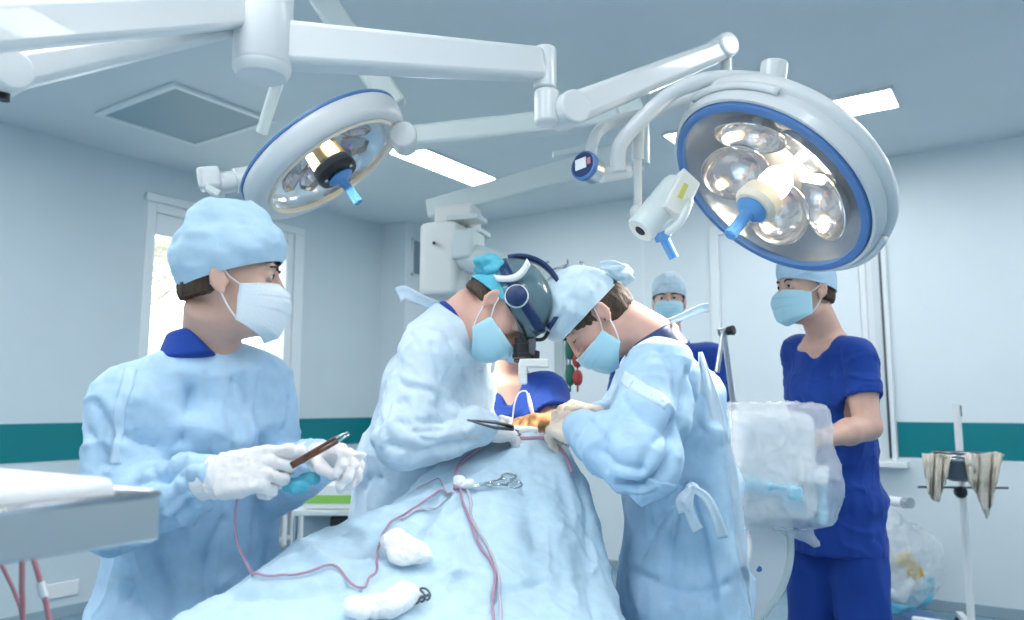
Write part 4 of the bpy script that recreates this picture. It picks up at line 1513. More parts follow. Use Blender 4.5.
def simple(name, mb_vf, m, label, cat, group=None, **k):
    return mesh(name, mb_vf, m, label=label, cat=cat, group=group, **k)


simple('suction_tube', MB().tube(spline(np.array([on(*q, .009) for q in [(454, 490), (459, 468), (476, 448), (500, 436), (522, 434), (546, 441), (564, 455), (576, 471)]]), 8), .0046, 10).vf, M['pinktube'],
       'thick pinkish tube arching over the top of the drape', 'tube', sharp=0)
simple('suction_tube', MB().tube(on_path([(462, 484), (470, 500), (470, 520), (488, 546), (498, 575), (500, 600), (502, 622)], .003), .0032, 8).vf, M['clear_tube'],
       'greyish tube running down the drape front, right one of the close pair', 'tube', sharp=0)
simple('suction_tube', MB().tube(on_path([(460, 487), (466, 512), (480, 545), (493, 570), (491, 600), (495, 622)], .003), .0030, 8).vf, M['pinktube'],
       'purplish tube running down the drape front, left one of the close pair', 'tube', sharp=0)
wire_pts = [P(238, 494, 1.38), P(235, 520, 1.40), P(238, 545, 1.41)]
wire_pts += list(on_path([(250, 570), (262, 578), (280, 579), (300, 574), (335, 568), (356, 583), (368, 581), (376, 570), (377, 556), (380, 538), (390, 520), (410, 508), (440, 492), (452, 488)], .0065))
simple('cable', MB().tube(spline(np.array(wire_pts), 3), .0024, 8).vf, M['pinktube'], 'thin pinkish cable hanging from the white glove at left and looping over the drape', 'cable', sharp=0)
simple('cable', MB().tube(on_path([(413, 482), (425, 480), (438, 474), (442, 482), (452, 488)], .002), .0016, 6).vf, M['clear_tube'], 'fine grey wire bent across the drape beside the scissor clamp', 'cable', sharp=0)
simple('cable', MB().tube(on_path([(404, 516), (420, 506), (445, 494)], .003), .0024, 6).vf, M['clear_tube'], 'short grey tube on the drape pulled toward the gauze knot', 'cable', sharp=0)


def gauze(px, py, r, label, seed, squash=.55, sq2=1.0):
    c = on(px, py, r * .25)
    n = near_n(c)
    A = axes(n, (1, 0, 0))
    G = Field(c - r * 1.7, c + r * 1.7, r / 14)
    rn = random.Random(seed)
    for _ in range(6):
        q = c + A @ V(rn.uniform(-.6, .6) * r, rn.uniform(-.5, .5) * r * sq2, rn.uniform(0, .15) * r)
        G.ell(q, V(rn.uniform(.45, .75) * r, rn.uniform(.4, .7) * r * sq2, r * squash * .6), A, r * .2)
    v, f = G.surf()
    v = v + vnormals(v, f) * (r * .16 * fbm(v * 1.5 / r + seed, 3))[:, None]
    return mesh('gauze_swab', (v, f), M['gauze'], label=label, cat='gauze', group=None, sharp=0)


gauze(404, 546, .048, 'crumpled white gauze swab in the middle of the drape', 1)
gauze(385, 606, .046, 'rounded white gauze swab at the bottom edge of the photo', 2, .7)
gauze(357, 604, .030, 'smaller white gauze swab left of the rounded one at the bottom', 4, .7)
gauze(464, 484, .020, 'small white gauze knot tied round the tubes where they meet', 3, .8)


def clamp(base, tip, lab, m, size=1.0, spread=.0):
    """ring-handled surgical clamp lying from the rings (base) to the jaws (tip)"""
    base, tip = np.asarray(base), np.asarray(tip)
    n = near_n((base + tip) / 2)
    d = unit(tip - base)
    s = unit(np.cross(n, d))
    L = np.linalg.norm(tip - base)
    t = thing('hemostat_clamp', lab, 'surgical clamp', base)
    piv = base + d * L * .62 + n * .004
    for q in (1, -1):
        mb = MB()
        ringc = base + d * L * .10 + s * q * (.016 + spread) * size + n * .004
        rr = .0125 * size
        mb.tube(np.array([ringc + d * math.cos(a) * rr * 1.35 + s * math.sin(a) * rr for a in np.linspace(0, 2 * math.pi, 25)]), .0022 * size, 8, caps=False)
        mb.tube(np.array([ringc + d * rr * 1.3 - s * q * .003, piv + s * q * .002, piv - s * q * .003 + d * L * .08, tip - s * q * .0008 + n * .003]), np.array([.0024, .0030, .0028, .0012]) * size, 8)
        mesh('ring_handle', mb.vf, m, t, sharp=0)
    mesh('box_joint', MB().cyl(piv - n * .004, piv + n * .004, .0045 * size, n=16).vf, m, t)
    return t


clamp(on(515, 482, .004), on(470, 488, .004), 'ring-handled steel clamp lying on the drape beside the gauze knot', M['chrome'], 1.0)
clamp(on(518, 431, .012), on(470, 437, .020), 'dark steel clamp at the top of the drape near the tan glove', M['darksteel'], .9)
# bundle of needle holders at the top
t = thing('forceps', 'dark pointed forceps at the top of the drape, in front of the pale gown', 'forceps', on(492, 436))
a, b = P(467, 420, 1.685), P(513, 428, 1.77)
for o in (-1, 1):
    mesh('forceps_arm', MB().tube(np.array([a, a * .7 + b * .3 + V(0, 0, .003 * o), a * .4 + b * .6 + V(0, 0, .006 * o), b + V(0, 0, .003 * o)]), [.0016, .0030, .0042, .004], 8).vf, M['darksteel'], t, sharp=0)
t = thing('retractor', 'toothed steel retractor lying near the bottom of the drape', 'retractor', on(415, 600))
a, b = on(397, 602, .006), on(428, 597, .008)
mb = MB().tube(np.array([a, (a + b) / 2, b]), .0030, 8)
mesh('retractor_shaft', mb.vf, M['darksteel'], t, sharp=0)
dd = unit(b - a)
nn = near_n(a)
ss = np.cross(nn, dd)
for k in range(4):
    c = a + dd * (.024 + .012 * k) + nn * .006 - ss * .002
    mesh('retractor_tooth', MB().tube(np.array([c + ss * .014 * math.cos(q) + nn * .008 * math.sin(q) + dd * .003 * math.sin(q) for q in np.linspace(-.5, 4.0, 14)]), .0020, 8).vf, M['darksteel'], t, sharp=0)

# forceps held by the assistant at left
t = thing('forceps', 'brown-handled steel-tipped forceps held in white gloves', 'forceps', P(292, 466, 1.36))
a, m_, b = P(291, 466, 1.355), P(322, 448, 1.38), P(349, 433, 1.40)
dd = unit(b - a)
sd = unit(np.cross(dd, (0, 1, 0)))
for o in (-1, 1):
    mesh('brown_grip', MB().beam(a + sd * .0025 * o, m_ + (b - m_) * .55 + sd * .0050 * o * .8, .009, .0066, up=sd, w2=.011, h2=.0062).vf, M['wood'], t, bevel=.0015)
    mesh('steel_tip', MB().beam(m_ + (b - m_) * .5 + sd * .0040 * o, b + sd * .0024 * o, .0075, .0035, up=sd, w2=.004, h2=.003).vf, M['chrome'], t, bevel=.001)
# blue swab in the same hands
G = Field(P(302, 484, 1.42) - .06, P(302, 484, 1.42) + .06, .003)
G.ell(P(296, 486, 1.41), V(.022, .014, .014), None, .01)
G.ell(P(309, 479, 1.43), V(.018, .012, .011), None, .01)
v, f = G.surf()
v = v + vnormals(v, f) * (.003 * ridge(v * 60, 2))[:, None]
simple('cloth_wipe', (v, f), M['tealcap'], 'bright blue folded wipe pinched below the brown forceps', 'cloth', sharp=0)
# gauze held in the left glove
G = Field(P(356, 458, 1.44) - .05, P(356, 458, 1.44) + .05, .003)
G.ell(P(358, 456, 1.44), V(.016, .012, .008), None, .01)
G.ell(P(350, 462, 1.44), V(.014, .012, .010), None, .01)
v, f = G.surf()
v = v + vnormals(v, f) * (.002 * ridge(v * 60, 2))[:, None]
simple('gauze_swab', (v, f), M['gauze'], 'small white gauze pinched in the farther white glove of the assistant at left', 'gauze', sharp=0)

# electrocautery pen with its white cable
t = thing('cautery_pen', 'white cautery pen with looped cable held in the tan glove', 'cautery pen', P(531, 414, 2.10))
mesh('pen_body', MB().tube(np.array([P(533, 416, 2.08), P(530, 403, 2.10), P(528, 394, 2.12)]), [.0045, .0060, .0042], 12).vf, M['plastic'], t, sharp=0)
mesh('pen_cable', MB().tube(spline([P(528, 394, 2.12), P(525, 391, 2.12), P(519, 393, 2.12), P(515, 402, 2.12), P(513, 414, 2.12), P(512, 424, 2.12)], 6), .0022, 8).vf, M['plastic'], t, sharp=0)
# paper towel by the wound
G = Field(P(520, 430, 2.0) - .1, P(520, 430, 2.0) + .1, .004)
G.rbox(P(516, 430, 1.99), V(.055, .04, .006), None, .004)
G.rbox(P(503, 424, 1.98), V(.016, .02, .018), axes((.4, 0, 1)), .004, .01)
v, f = G.surf()
v = v + vnormals(v, f) * (.004 * ridge(v * 25, 2))[:, None]
simple('paper_towel', (v, f), M['gauze'], 'white towel tucked under the tan glove at the top of the drape', 'towel', sharp=0)

# ================================================================== instrument tray in front at left
c0 = V(-.385, .865, 1.155)
e1, e2 = unit(V(-.55, -.835, 0)), unit(V(-.835, .55, 0))
R_ = np.stack([e1, e2, V(0, 0, 1)], 1)
t = thing('instrument_tray', 'shallow steel instrument tray on a stand, close in the left foreground', 'tray', V(*(c0 + e1 * .40 + e2 * .32)[:2], 0))
L1, L2, HT = .62, .68, .048
mb = MB()
cc = c0 + e1 * L1 / 2 + e2 * L2 / 2
mb.box(cc + V(0, 0, .003), (L1 / 2, L2 / 2, .003), R_)
for a, b, hx, hy in ((0, L2 / 2, .003, L2 / 2), (L1, L2 / 2, .003, L2 / 2), (L1 / 2, 0, L1 / 2, .003), (L1 / 2, L2, L1 / 2, .003)):
    mb.box(c0 + e1 * a + e2 * b + V(0, 0, HT / 2), (hx + .001, hy + .001, HT / 2), R_)
mesh('tray_pan', mb.vf, M['steel'], t, bevel=.003)
mb = MB()
cr = [c0 + e1 * a + e2 * b + V(0, 0, HT) for a, b in ((0, 0), (L1, 0), (L1, L2), (0, L2), (0, 0))]
for a, b in zip(cr[:-1], cr[1:]):
    mb.tube([a, b], .005, 10)
mesh('tray_rim', mb.vf, M['chrome'], t, sharp=0)
pc = c0 + e1 * .42 + e2 * .30
mesh('stand_post', MB().cyl(V(pc[0], pc[1], .05), V(pc[0], pc[1], 1.155), .016).vf, M['chrome'], t)
mesh('stand_base', MB().beam(V(pc[0], pc[1], .03) - e2 * .30, V(pc[0], pc[1], .03) + e2 * .25, .05, .05).beam(V(pc[0], pc[1], .03) - e1 * .28, V(pc[0], pc[1], .03) + e1 * .12, .05, .05).vf, M['steel'], t, bevel=.008)
G = Field(cc - V(.55, .55, .06), cc + V(.55, .55, .10), .007)
G.rbox(cc + V(0, 0, .034) + e1 * .010 + e2 * .006, V(L1 / 2 - .022, L2 / 2 - .012, .034), R_, .012)
v, f = G.surf()
v = v + vnormals(v, f) * (.003 * fbm(v * 9, 2))[:, None]
simple('folded_towel', (v, f), M['towel'], 'thick folded white towel filling the steel tray', 'towel', sharp=0)


def hose(pix, r, lab, m):
    return simple('blood_tube', MB().tube(spline([P(*q) for q in pix] , 6), r, 10).vf, m, lab, 'tube', sharp=0)


hose([(-6, 552, 1.02), (4, 570, 1.05), (16, 596, 1.08), (22, 622, 1.10), (24, 700, 1.1), (26, 1000, 1.1)], .0026, 'thin reddish tube, left of the three hanging below the steel tray', M['redtube'])
hose([(20, 535, 1.05), (22, 560, 1.05), (22, 590, 1.05), (23, 640, 1.05), (24, 1000, 1.05)], .0036, 'pinkish tube, middle of the three hanging below the steel tray', M['redtube'])
r3 = thing('blood_tube', 'red tube with a white connector, right of the three hanging below the steel tray', 'tube', P(40, 1000, 1.05))
p3_ = spline([P(*q) for q in [(26, 535, 1.05), (34, 560, 1.05), (42, 588, 1.05), (50, 625, 1.05), (56, 700, 1.05), (60, 1000, 1.05)]], 6)
mesh('tubing', MB().tube(p3_, .0036, 10).vf, M['redtube'], r3, sharp=0)
mesh('connector', MB().cyl(P(40, 582, 1.05), P(44, 597, 1.05), .0052).vf, M['plastic'], r3)
# ================================================================== operating lamps
def arm(mb, a, b, w, h, w2=None, h2=None):
    return mb.beam(a, b, w, h, (0, 0, 1), w2, h2)


LAMP1 = glow('halogen_bulb', (1.0, .82, .55), 12)
LAMP2 = glow('halogen_bulb_dim', (1.0, .78, .46), 6)
M['amber'] = mat('amber_lamp_glass', (.85, .62, .30), .2)
M['bowl'] = mat('lamp_bowl_mirror', (.70, .73, .77), .20, metal=.6, bump=.25, bscale=14)
M['bowl_bright'] = mat('lamp_bowl_silver', (.80, .86, .90), .16, metal=.9, bump=.3, bscale=10)
M['rimglow'] = mat('cream_lamp_rim', (.86, .80, .66), .35)


def lamp_head(root, C, n, R, kind, xh):
    A = axes(n, xh)
    L = lambda x, y, z: C + A @ V(x, y, z)
    big = kind == 'big'
    k = R / .275
    prof = [(.286, -.012), (.290, .004), (.298, .004), (.304, -.014), (.306, -.022), (.304, -.042), (.312, -.046), (.320, -.058), (.318, -.074), (.300, -.090), (.25, -.112), (.16, -.130), (.05, -.136), (0, -.136)]
    if not big:
        prof = [(.268, -.010), (.272, .004), (.296, .008), (.312, .002), (.322, -.016), (.328, -.040), (.330, -.060), (.324, -.078), (.29, -.100), (.22, -.130), (.10, -.150), (0, -.152)]
    mesh('lamp_housing', MB().lathe([(r * k, z * k) for r, z in prof], C, A, 80).vf, M['white'], root, sharp=50)
    if big:
        mesh('blue_rim', MB().lathe([(q[0] * k, q[1] * k) for q in [(.264, .004), (.266, .014), (.276, .016), (.286, .012), (.288, -.004), (.270, -.010)]], C, A, 80, closed=True).vf, M['bluering'], root, sharp=50)
        for a0, a1 in ((-.55, .50), (2.2, 3.1)):
            an = np.linspace(a0, a1, 24)
            mb = MB().tube(np.array([L(.314 * k * math.cos(a), .314 * k * math.sin(a), -.030 * k) for a in an]), .010 * k, 10)
            mesh('grip_bar', mb.vf, M['white'], root, sharp=0)
    else:
        mesh('cream_rim', MB().lathe([(q[0] * k, q[1] * k) for q in [(.256, .002), (.259, .011), (.266, .012), (.272, .006), (.262, -.008)]], C, A, 80, closed=True).vf, M['rimglow'], root, sharp=50)
        mesh('blue_band', MB().lathe([(q[0] * k, q[1] * k) for q in [(.3240, -.070), (.3310, -.072), (.3310, -.080), (.322, -.082)]], C, A, 80, closed=True).vf, M['bluering'], root, sharp=50)
    # mirror bowl and its lobes
    mesh('mirror_bowl', MB().lathe([(.272 * k, -.004 * k), (.268 * k, -.03 * k), (.24 * k, -.075 * k), (.17 * k, -.115 * k), (.08 * k, -.13 * k), (0, -.13 * k)], C, A, 60).vf, M['bowl'] if big else M['bowl_bright'], root, sharp=0)
    nl = 5 if big else 8
    for i in range(nl):
        a = 2 * math.pi * i / nl + (.35 if big else .1)
        rr = .150 * k
        lc = L(rr * math.cos(a), rr * math.sin(a), -.066 * k)
        la = axes(unit(n * 1.0 - (A[:, 0] * math.cos(a) + A[:, 1] * math.sin(a)) * .55), xh)
        if big:
            mb = MB().lathe([(.094 * k, .020 * k), (.090 * k, .010 * k), (.074 * k, -.010 * k), (.050 * k, -.024 * k), (.022 * k, -.031 * k), (0, -.032 * k)], lc, la, 32)
        else:
            mb = MB().lathe([(.060 * k, .010 * k), (.050 * k, -.008 * k), (.030 * k, -.018 * k), (0, -.022 * k)], lc, la, 6)
        lo = mesh('reflector', mb.vf, M['reflector'], root, sharp=30)
        mesh('reflector_edge', MB().lathe([(.094 * k, .019 * k), (.0965 * k, .022 * k), (.094 * k, .024 * k)] if big else [(.060 * k, .009 * k), (.062 * k, .012 * k), (.059 * k, .013 * k)], lc, la, 32 if big else 6, closed=True).vf, M['chrome'], lo, sharp=30)
    # centre lamp unit and sterile handle
    if big:
        mesh('bulb', MB().lathe([(0, .012 * k), (.020 * k, .010 * k), (.036 * k, -.004 * k), (.044 * k, -.030 * k), (.040 * k, -.060 * k), (.02 * k, -.09 * k)], L(.0, .012 * k, .016 * k), A, 32).vf, LAMP1, root, sharp=0)
        for q in range(2):
            a = 1.15 + q * .55
            mesh('bulb', MB().cyl(L(.085 * k * math.cos(a), .085 * k * math.sin(a), -.05 * k), L(.15 * k * math.cos(a), .15 * k * math.sin(a), -.035 * k), .013 * k).vf, LAMP2, root, sharp=40)
        mesh('centre_collar', MB().lathe([(.030 * k, -.02 * k), (.056 * k, -.015 * k), (.060 * k, .020 * k), (.050 * k, .034 * k), (.038 * k, .036 * k), (0, .036 * k)], L(0, 0, .040 * k), A, 40).vf, M['rimglow'], root, sharp=40)
        hc, hl = .040, .105
        z0 = .076
    else:
        for q in range(7):
            a = 2 * math.pi * q / 7
            mesh('bulb', MB().cyl(L(.048 * k * math.cos(a), .048 * k * math.sin(a), -.075 * k), L(.050 * k * math.cos(a), .050 * k * math.sin(a), -.02 * k), .019 * k, .021 * k, 12).vf, LAMP2 if q % 2 else M['amber'], root, sharp=40)
        mesh('lamp_socket', MB().lathe([(0, -.02 * k), (.068 * k, -.018 * k), (.078 * k, -.008 * k), (.080 * k, .030 * k), (.074 * k, .042 * k), (0, .044 * k)], C, A, 40).vf, M['black'], root, sharp=40)
        mb = MB()
        for q in range(3):
            a = 2 * math.pi * q / 3 + .4
            mb.lathe([(0, .005), (.005, .004), (.007, 0)], L(.060 * k * math.cos(a), .060 * k * math.sin(a), .042 * k), A, 12)
        mesh('socket_screw', mb.vf, M['chrome'], root)
        hc, hl = .046, .120
        z0 = .044
    hm = MB().lathe([(0, z0 * k), (hc * k, z0 * k), ((hc + .004) * k, (z0 + .006) * k), (hc * .9 * k, (z0 + .014) * k), (.019 * k, (z0 + .022) * k), (.0165 * k, (z0 + .035) * k), (.0175 * k, (z0 + hl) * k), (.013 * k, (z0 + hl + .004) * k), (0, (z0 + hl + .004) * k)], C, A, 32)
    mesh('sterile_handle', hm.vf, M['blue'], root, sharp=40)
    mesh('cover_glass', MB().lathe([(.268 * k, .004 * k), (.20 * k, .012 * k), (.10 * k, .018 * k), (.052 * k, .02 * k)], C, A, 60).vf, M['cover'], root, sharp=0)
    return A


M['cover'] = film('lamp_cover_film', (1, 1, 1), .03, .90, .02, 6)
D1 = 2.10
C1, n1 = P(768, 190, D1), dir_at(770, 184, -.49, -.64, -.59)
hub_b, hub_t = P(262, 72, 1.62), None
hub_x, hub_y = hub_b[0], hub_b[1]
hub = lambda z: V(hub_x, hub_y, z)
z_hub = hub_b[2]

# ---- large lamp with its arms
tb = thing('operating_lamp', 'large round operating lamp with blue rim, lit bulb and jointed white arms, upper right', 'operating lamp', hub(z_hub))
lamp_head(tb, C1, n1, .275, 'big', (1, .2, -.6))
k1 = P(545, 88, 2.0)
mb = MB().tube([hub(z_hub + .012), hub(z_hub + .020), hub(z_hub + .165)], [.055, .0595, .0595], 40)
mesh('hub_sleeve', mb.vf, M['white'], tb, sharp=40)
mesh('hub_cap', MB().tube([hub(z_hub - .012), hub(z_hub), hub(z_hub + .010)], [.050, .058, .0595], 40).vf, M['white'], tb, sharp=30)
a = P(272, 45, 1.63)
b = P(541, 65, 2.0)
mesh('swing_arm', arm(MB(), a, b, .070, .095, .056, .083).vf, M['white'], tb, bevel=.014)
kz = P(545, 46, 2.0), P(545, 90, 2.0), P(547, 126, 2.0)
mesh('elbow_joint', MB().tube([V(k1[0], k1[1], kz[0][2]), V(k1[0], k1[1], kz[1][2])], .0300, 32).vf, M['white'], tb, bevel=.006)
mesh('elbow_joint', MB().tube([V(k1[0] + .004, k1[1], kz[1][2] - .002), V(k1[0] + .004, k1[1], kz[2][2])], .0325, 32).vf, M['white'], tb, bevel=.008)
kc = P(568, 111, 2.0)
mesh('spring_arm', arm(MB(), kc, P(722, 50, 2.28), .070, .080, .060, .062).vf, M['white'], tb, bevel=.016)
pv = unit(np.cross(P(722, 50, 2.28) - kc, (0, 0, 1)))
mesh('pivot_disc', MB().cyl(kc - pv * .042, kc + pv * .042, .044, n=36).vf, M['white'], tb, bevel=.006)
ke = P(722, 48, 2.28)
mesh('pivot_disc', MB().cyl(ke - pv * .036, ke + pv * .036, .036, n=36).vf, M['white'], tb, bevel=.006)
kd = P(727, 84, 2.28)
mesh('drop_shaft', MB().cyl(V(kd[0], kd[1], ke[2]), V(kd[0], kd[1], kd[2] - .02), .017).vf, M['white'], tb)
# yoke tube, pivot and camera fittings
y0 = P(770, 82, 2.16)
nb_ = C1 - n1 * .05
pt = P(775, 62, 1.99)
pb = P(769, 104, 1.99)
mesh('yoke_pivot', MB().tube([pt, pt * .96 + pb * .04, pb], [.030, .034, .036], 32).vf, M['white'], tb, sharp=40)
yk = spline([P(768, 80, 2.0), P(727, 78, 2.03), P(700, 81, 2.05), P(672, 93, 2.07), P(645, 116, 2.08), P(623, 140, 2.09), P(618, 156, 2.10), P(619, 172, 2.10)], 8)
mesh('yoke_tube', MB().tube(yk, .0205, 20).vf, M['white'], tb, sharp=0)
yk2 = spline([P(770, 92, 2.12), P(730, 91, 2.14), P(695, 98, 2.15), P(655, 112, 2.16), P(620, 120, 2.18), P(600, 130, 2.15), P(592, 146, 2.12), P(591, 158, 2.11)], 8)
mesh('yoke_tube', MB().tube(yk2, .0165, 20).vf, M['white'], tb, sharp=0)
mesh('cross_tube', MB().cyl(P(600, 176, 2.10), P(630, 171, 2.12), .0200).vf, M['white'], tb, bevel=.004)
mb = MB().cyl(P(638, 116, 2.15), P(638, 160, 2.15), .0165).cyl(P(638, 160, 2.15), P(638, 212, 2.15), .0115)
mesh('camera_post', mb.vf, M['white'], tb, sharp=40)
mb = MB().lathe([(.020 * math.sin(a), -.020 * math.cos(a)) for a in np.linspace(0, math.pi, 14)], P(637, 212, 2.15), np.eye(3), 24)
mesh('post_ball', mb.vf, M['white'], tb, sharp=0)
# small control unit with blue ring
ca, cb = P(583, 165, 2.03), P(602, 176, 2.09)
cd = unit(ca - cb)
cA = axes(cd, (1, 0, 0))
cu = mesh('control_unit', MB().lathe([(0, -.055), (.030, -.055), (.036, -.048), (.036, .0), (.034, .002), (0, .002)], ca, cA, 36).vf, M['steel'], tb)
mesh('blue_ring', MB().lathe([(.034, .002), (.039, .0), (.0395, -.014), (.036, -.016)], ca, cA, 36, closed=True).vf, M['bluering'], cu)
mesh('blue_face', MB().lathe([(0, .003), (.034, .003), (.034, .0)], ca, cA, 36).vf, M['navy'], cu)
mesh('white_screen', MB().box(ca + cd * .004 + cA @ V(-.004, .003, 0), (.017, .015, .002), cA).vf, M['paper'], cu)
mesh('red_button', MB().box(ca + cd * .004 + cA @ V(.022, .003, 0), (.005, .009, .002), cA).vf, M['redtube'], cu)
# camera / pointer housing with label and its own blue handle
ha, hb_ = P(640, 231, 2.02), P(684, 180, 2.08)
hd = unit(hb_ - ha)
hA = axes(hd, (0, 1, 0))
cam_h = mesh('camera_housing', MB().lathe([(0, .002), (.014, .002), (.016, 0), (.036, 0), (.040, .006), (.041, .06), (.043, .16), (.040, .175), (0, .178)], ha, hA, 40).vf, M['offwhite'], tb)
mesh('lens', MB().lathe([(0, -.002), (.013, -.002), (.016, .002)], ha + hd * .0, hA, 24).vf, M['black'], cam_h)
q = [P(684, 167, 2.01), P(701, 183, 2.01), P(685, 217, 1.99), P(665, 205, 1.98)]
nq = unit(np.cross(q[1] - q[0], q[3] - q[0]))
if nq[1] > 0:
    nq = -nq
mb = MB()
mb.add([p for p in q] + [p - nq * .05 for p in q], [[0, 1, 2, 3], [7, 6, 5, 4], [0, 4, 5, 1], [1, 5, 6, 2], [2, 6, 7, 3], [3, 7, 4, 0]])
pl = mesh('label_plate', mb.vf, M['cream'], cam_h, bevel=.005)
qc = sum(q) / 4
qx, qy = unit(q[2] - q[1]), unit(q[1] - q[0])
mesh('yellow_label', MB().box(P(683, 191, 1.985) + nq * .0, (.020, .0065, .004), np.stack([qx, np.cross(nq, qx), nq], 1)).vf, mat('label_yellow', (.62, .60, .16), .5), pl)
mesh('ring_guard', MB().tube(spline([P(664, 234, 2.02), P(676, 226, 2.0), P(685, 214, 1.99), P(690, 200, 2.0)], 6), .010, 12).vf, M['offwhite'], cam_h, sharp=0)
mb = MB().tube([P(661, 232, 2.03), P(664, 239, 2.03), P(665, 240, 2.03), P(674, 258, 2.03)], [.022, .022, .013, .0125], 24)
mesh('sterile_handle', mb.vf, M['blue'], cam_h, sharp=30)

# ---- smaller lamp
D2_ = 2.62
C2, n2 = P(333, 167, D2_), dir_at(331, 161, .52, -.775, -.357)
ts = thing('operating_lamp', 'smaller round operating lamp with cream rim and black lamp socket, upper left', 'operating lamp', C2 - V(0, 0, .2))
lamp_head(ts, C2, n2, .250, 'small', (1, 0, .6))
# side pivots
sA = axes(n2, (1, 0, .6))
la, lb = P(252, 178, 2.56), P(214, 184, 2.50)
mb = MB().tube([la, la * .55 + lb * .45, la * .53 + lb * .47, lb], [.040, .040, .034, .034], 28)
mesh('side_pivot', mb.vf, M['white'], ts, sharp=40)
mesh('pivot_box', MB().beam(P(221, 178, 2.5), P(198, 180, 2.48), .07, .07).vf, M['white'], ts, bevel=.012)
mesh('pivot_box', MB().beam(P(208, 188, 2.46), P(222, 196, 2.46), .05, .024).vf, M['offwhite'], ts, bevel=.006)
ra = P(404, 139, 2.66)
sp = unit(np.cross(P(640, 112, 2.7) - ra, (0, 0, 1)))
mesh('side_pivot', MB().cyl(ra - sp * .055, ra + sp * .055, .046, n=36).vf, M['white'], ts, bevel=.008)
mesh('spring_arm', arm(MB(), ra, P(640, 113, 2.72), .075, .075, .075, .075).vf, M['offwhite'], ts, bevel=.014)
mesh('pivot_disc', MB().cyl(P(628, 112, 2.70) - sp * .05, P(628, 112, 2.70) + sp * .05, .046, n=30).vf, M['offwhite'], ts, bevel=.006)
mesh('support_rod', MB().cyl(P(290, 42, 2.5), P(262, 132, 2.66), .020).vf, M['offwhite'], ts)
mesh('support_arm', MB().beam(P(318, -8, 2.85), P(396, 108, 2.80), .07, .09).vf, M['offwhite'], ts, bevel=.012)

# ---- third set of arms on the same hub, reaching to the upper left
tu = thing('lamp_arm', 'thick white swing arm and spring arm reaching out to the upper left corner', 'lamp arm', hub(z_hub + .2))
mesh('hub_sleeve', MB().tube([hub(z_hub + .172), hub(HC - .03)], .0590, 40).vf, M['white'], tu, sharp=40)
mesh('ceiling_flange', MB().tube([hub(HC - .04), hub(HC - .002)], [.13, .15], 40).vf, M['white'], tu, sharp=40)
mesh('swing_arm', arm(MB(), P(252, 10, 1.64), P(-40, 30, 1.10), .060, .068, .060, .068).vf, M['white'], tu, bevel=.012)
mesh('spring_arm', arm(MB(), P(245, 26, 1.66), P(8, 74, 1.28), .045, .030, .055, .055).vf, M['white'], tu, bevel=.010)
sq = unit(np.cross(P(8, 74, 1.28) - P(245, 26, 1.66), (0, 0, 1)))
pj = P(5, 74, 1.28)
mesh('pivot_disc', MB().cyl(pj - sq * .034, pj + sq * .034, .034, n=36).vf, M['white'], tu, bevel=.005)
mesh('stop_screw', MB().cyl(pj - V(0, 0, .045), pj - V(0, 0, .030), .010).vf, M['black'], tu)
mesh('grub_screw', MB().cyl(hub(z_hub + .19) + V(.012, -.062, 0), hub(z_hub + .19) + V(.010, -.05, 0), .0045, n=14).vf, M['black'], tu)
mesh('drop_post', MB().cyl(P(-30, 35, 1.12), P(-18, 78, 1.26), .02).vf, M['white'], tu)

# ================================================================== ceiling boom behind
tq = thing('ceiling_boom', 'cream ceiling boom with a boxy joint and round monitor arm behind the bent figures', 'boom', P(440, 200, 4.0))
ba, bb = P(431, 211.5, 4.4), P(640, 154, 4.05)
mesh('boom_beam', MB().beam(ba, bb, .14, .105, (0, 0, 1), .16, .135).vf, M['offwhite'], tq, bevel=.012)
bu = unit(V(*(bb - ba)[:2], 0))
Rb = np.stack([bu, np.cross((0, 0, 1), bu), V(0, 0, 1)], 1)
mesh('boom_neck', MB().box(P(458, 228, 4.1), (.105, .075, .11), Rb).vf, M['cream'], tq, bevel=.015)
mesh('neck_rib', MB().box(P(467, 220, 3.95), (.085, .07, .012), Rb).box(P(467, 234, 3.95), (.10, .08, .012), Rb).vf, M['offwhite'], tq, bevel=.005)
G = Field(P(452, 255, 4.0) - .4, P(452, 255, 4.0) + .4, .012)
G.rbox(P(447, 262, 3.95), V(.10, .13, .185), Rb, .03)
G.rbox(P(462, 280, 4.05), V(.13, .10, .085), Rb, .03, .03)
mesh('joint_housing', G.surf(), M['cream'], tq, sharp=40)
mesh('housing_screw', MB().cyl(P(434, 243, 3.80), P(434, 243, 3.84), .008, n=12).vf, M['black'], tq)
mesh('monitor_arm', MB().tube([P(458, 253, 3.88), P(520, 274, 3.70), P(545, 283, 3.64)], [.075, .066, .062], 28).vf, M['offwhite'], tq, sharp=40)
mesh('arm_collar', MB().box(P(468, 247, 3.86), (.06, .09, .075), Rb).vf, M['offwhite'], tq, bevel=.02)
mesh('cable_clip', MB().beam(P(553, 155, 3.9), P(588, 148, 3.9), .04, .03).vf, M['offwhite'], tq, bevel=.005)
bz = P(640, 154, 4.05)
mesh('ceiling_column', MB().cyl(V(bz[0], bz[1], bz[2] - .06), V(bz[0], bz[1], HC), .05).vf, M['offwhite'], tq)

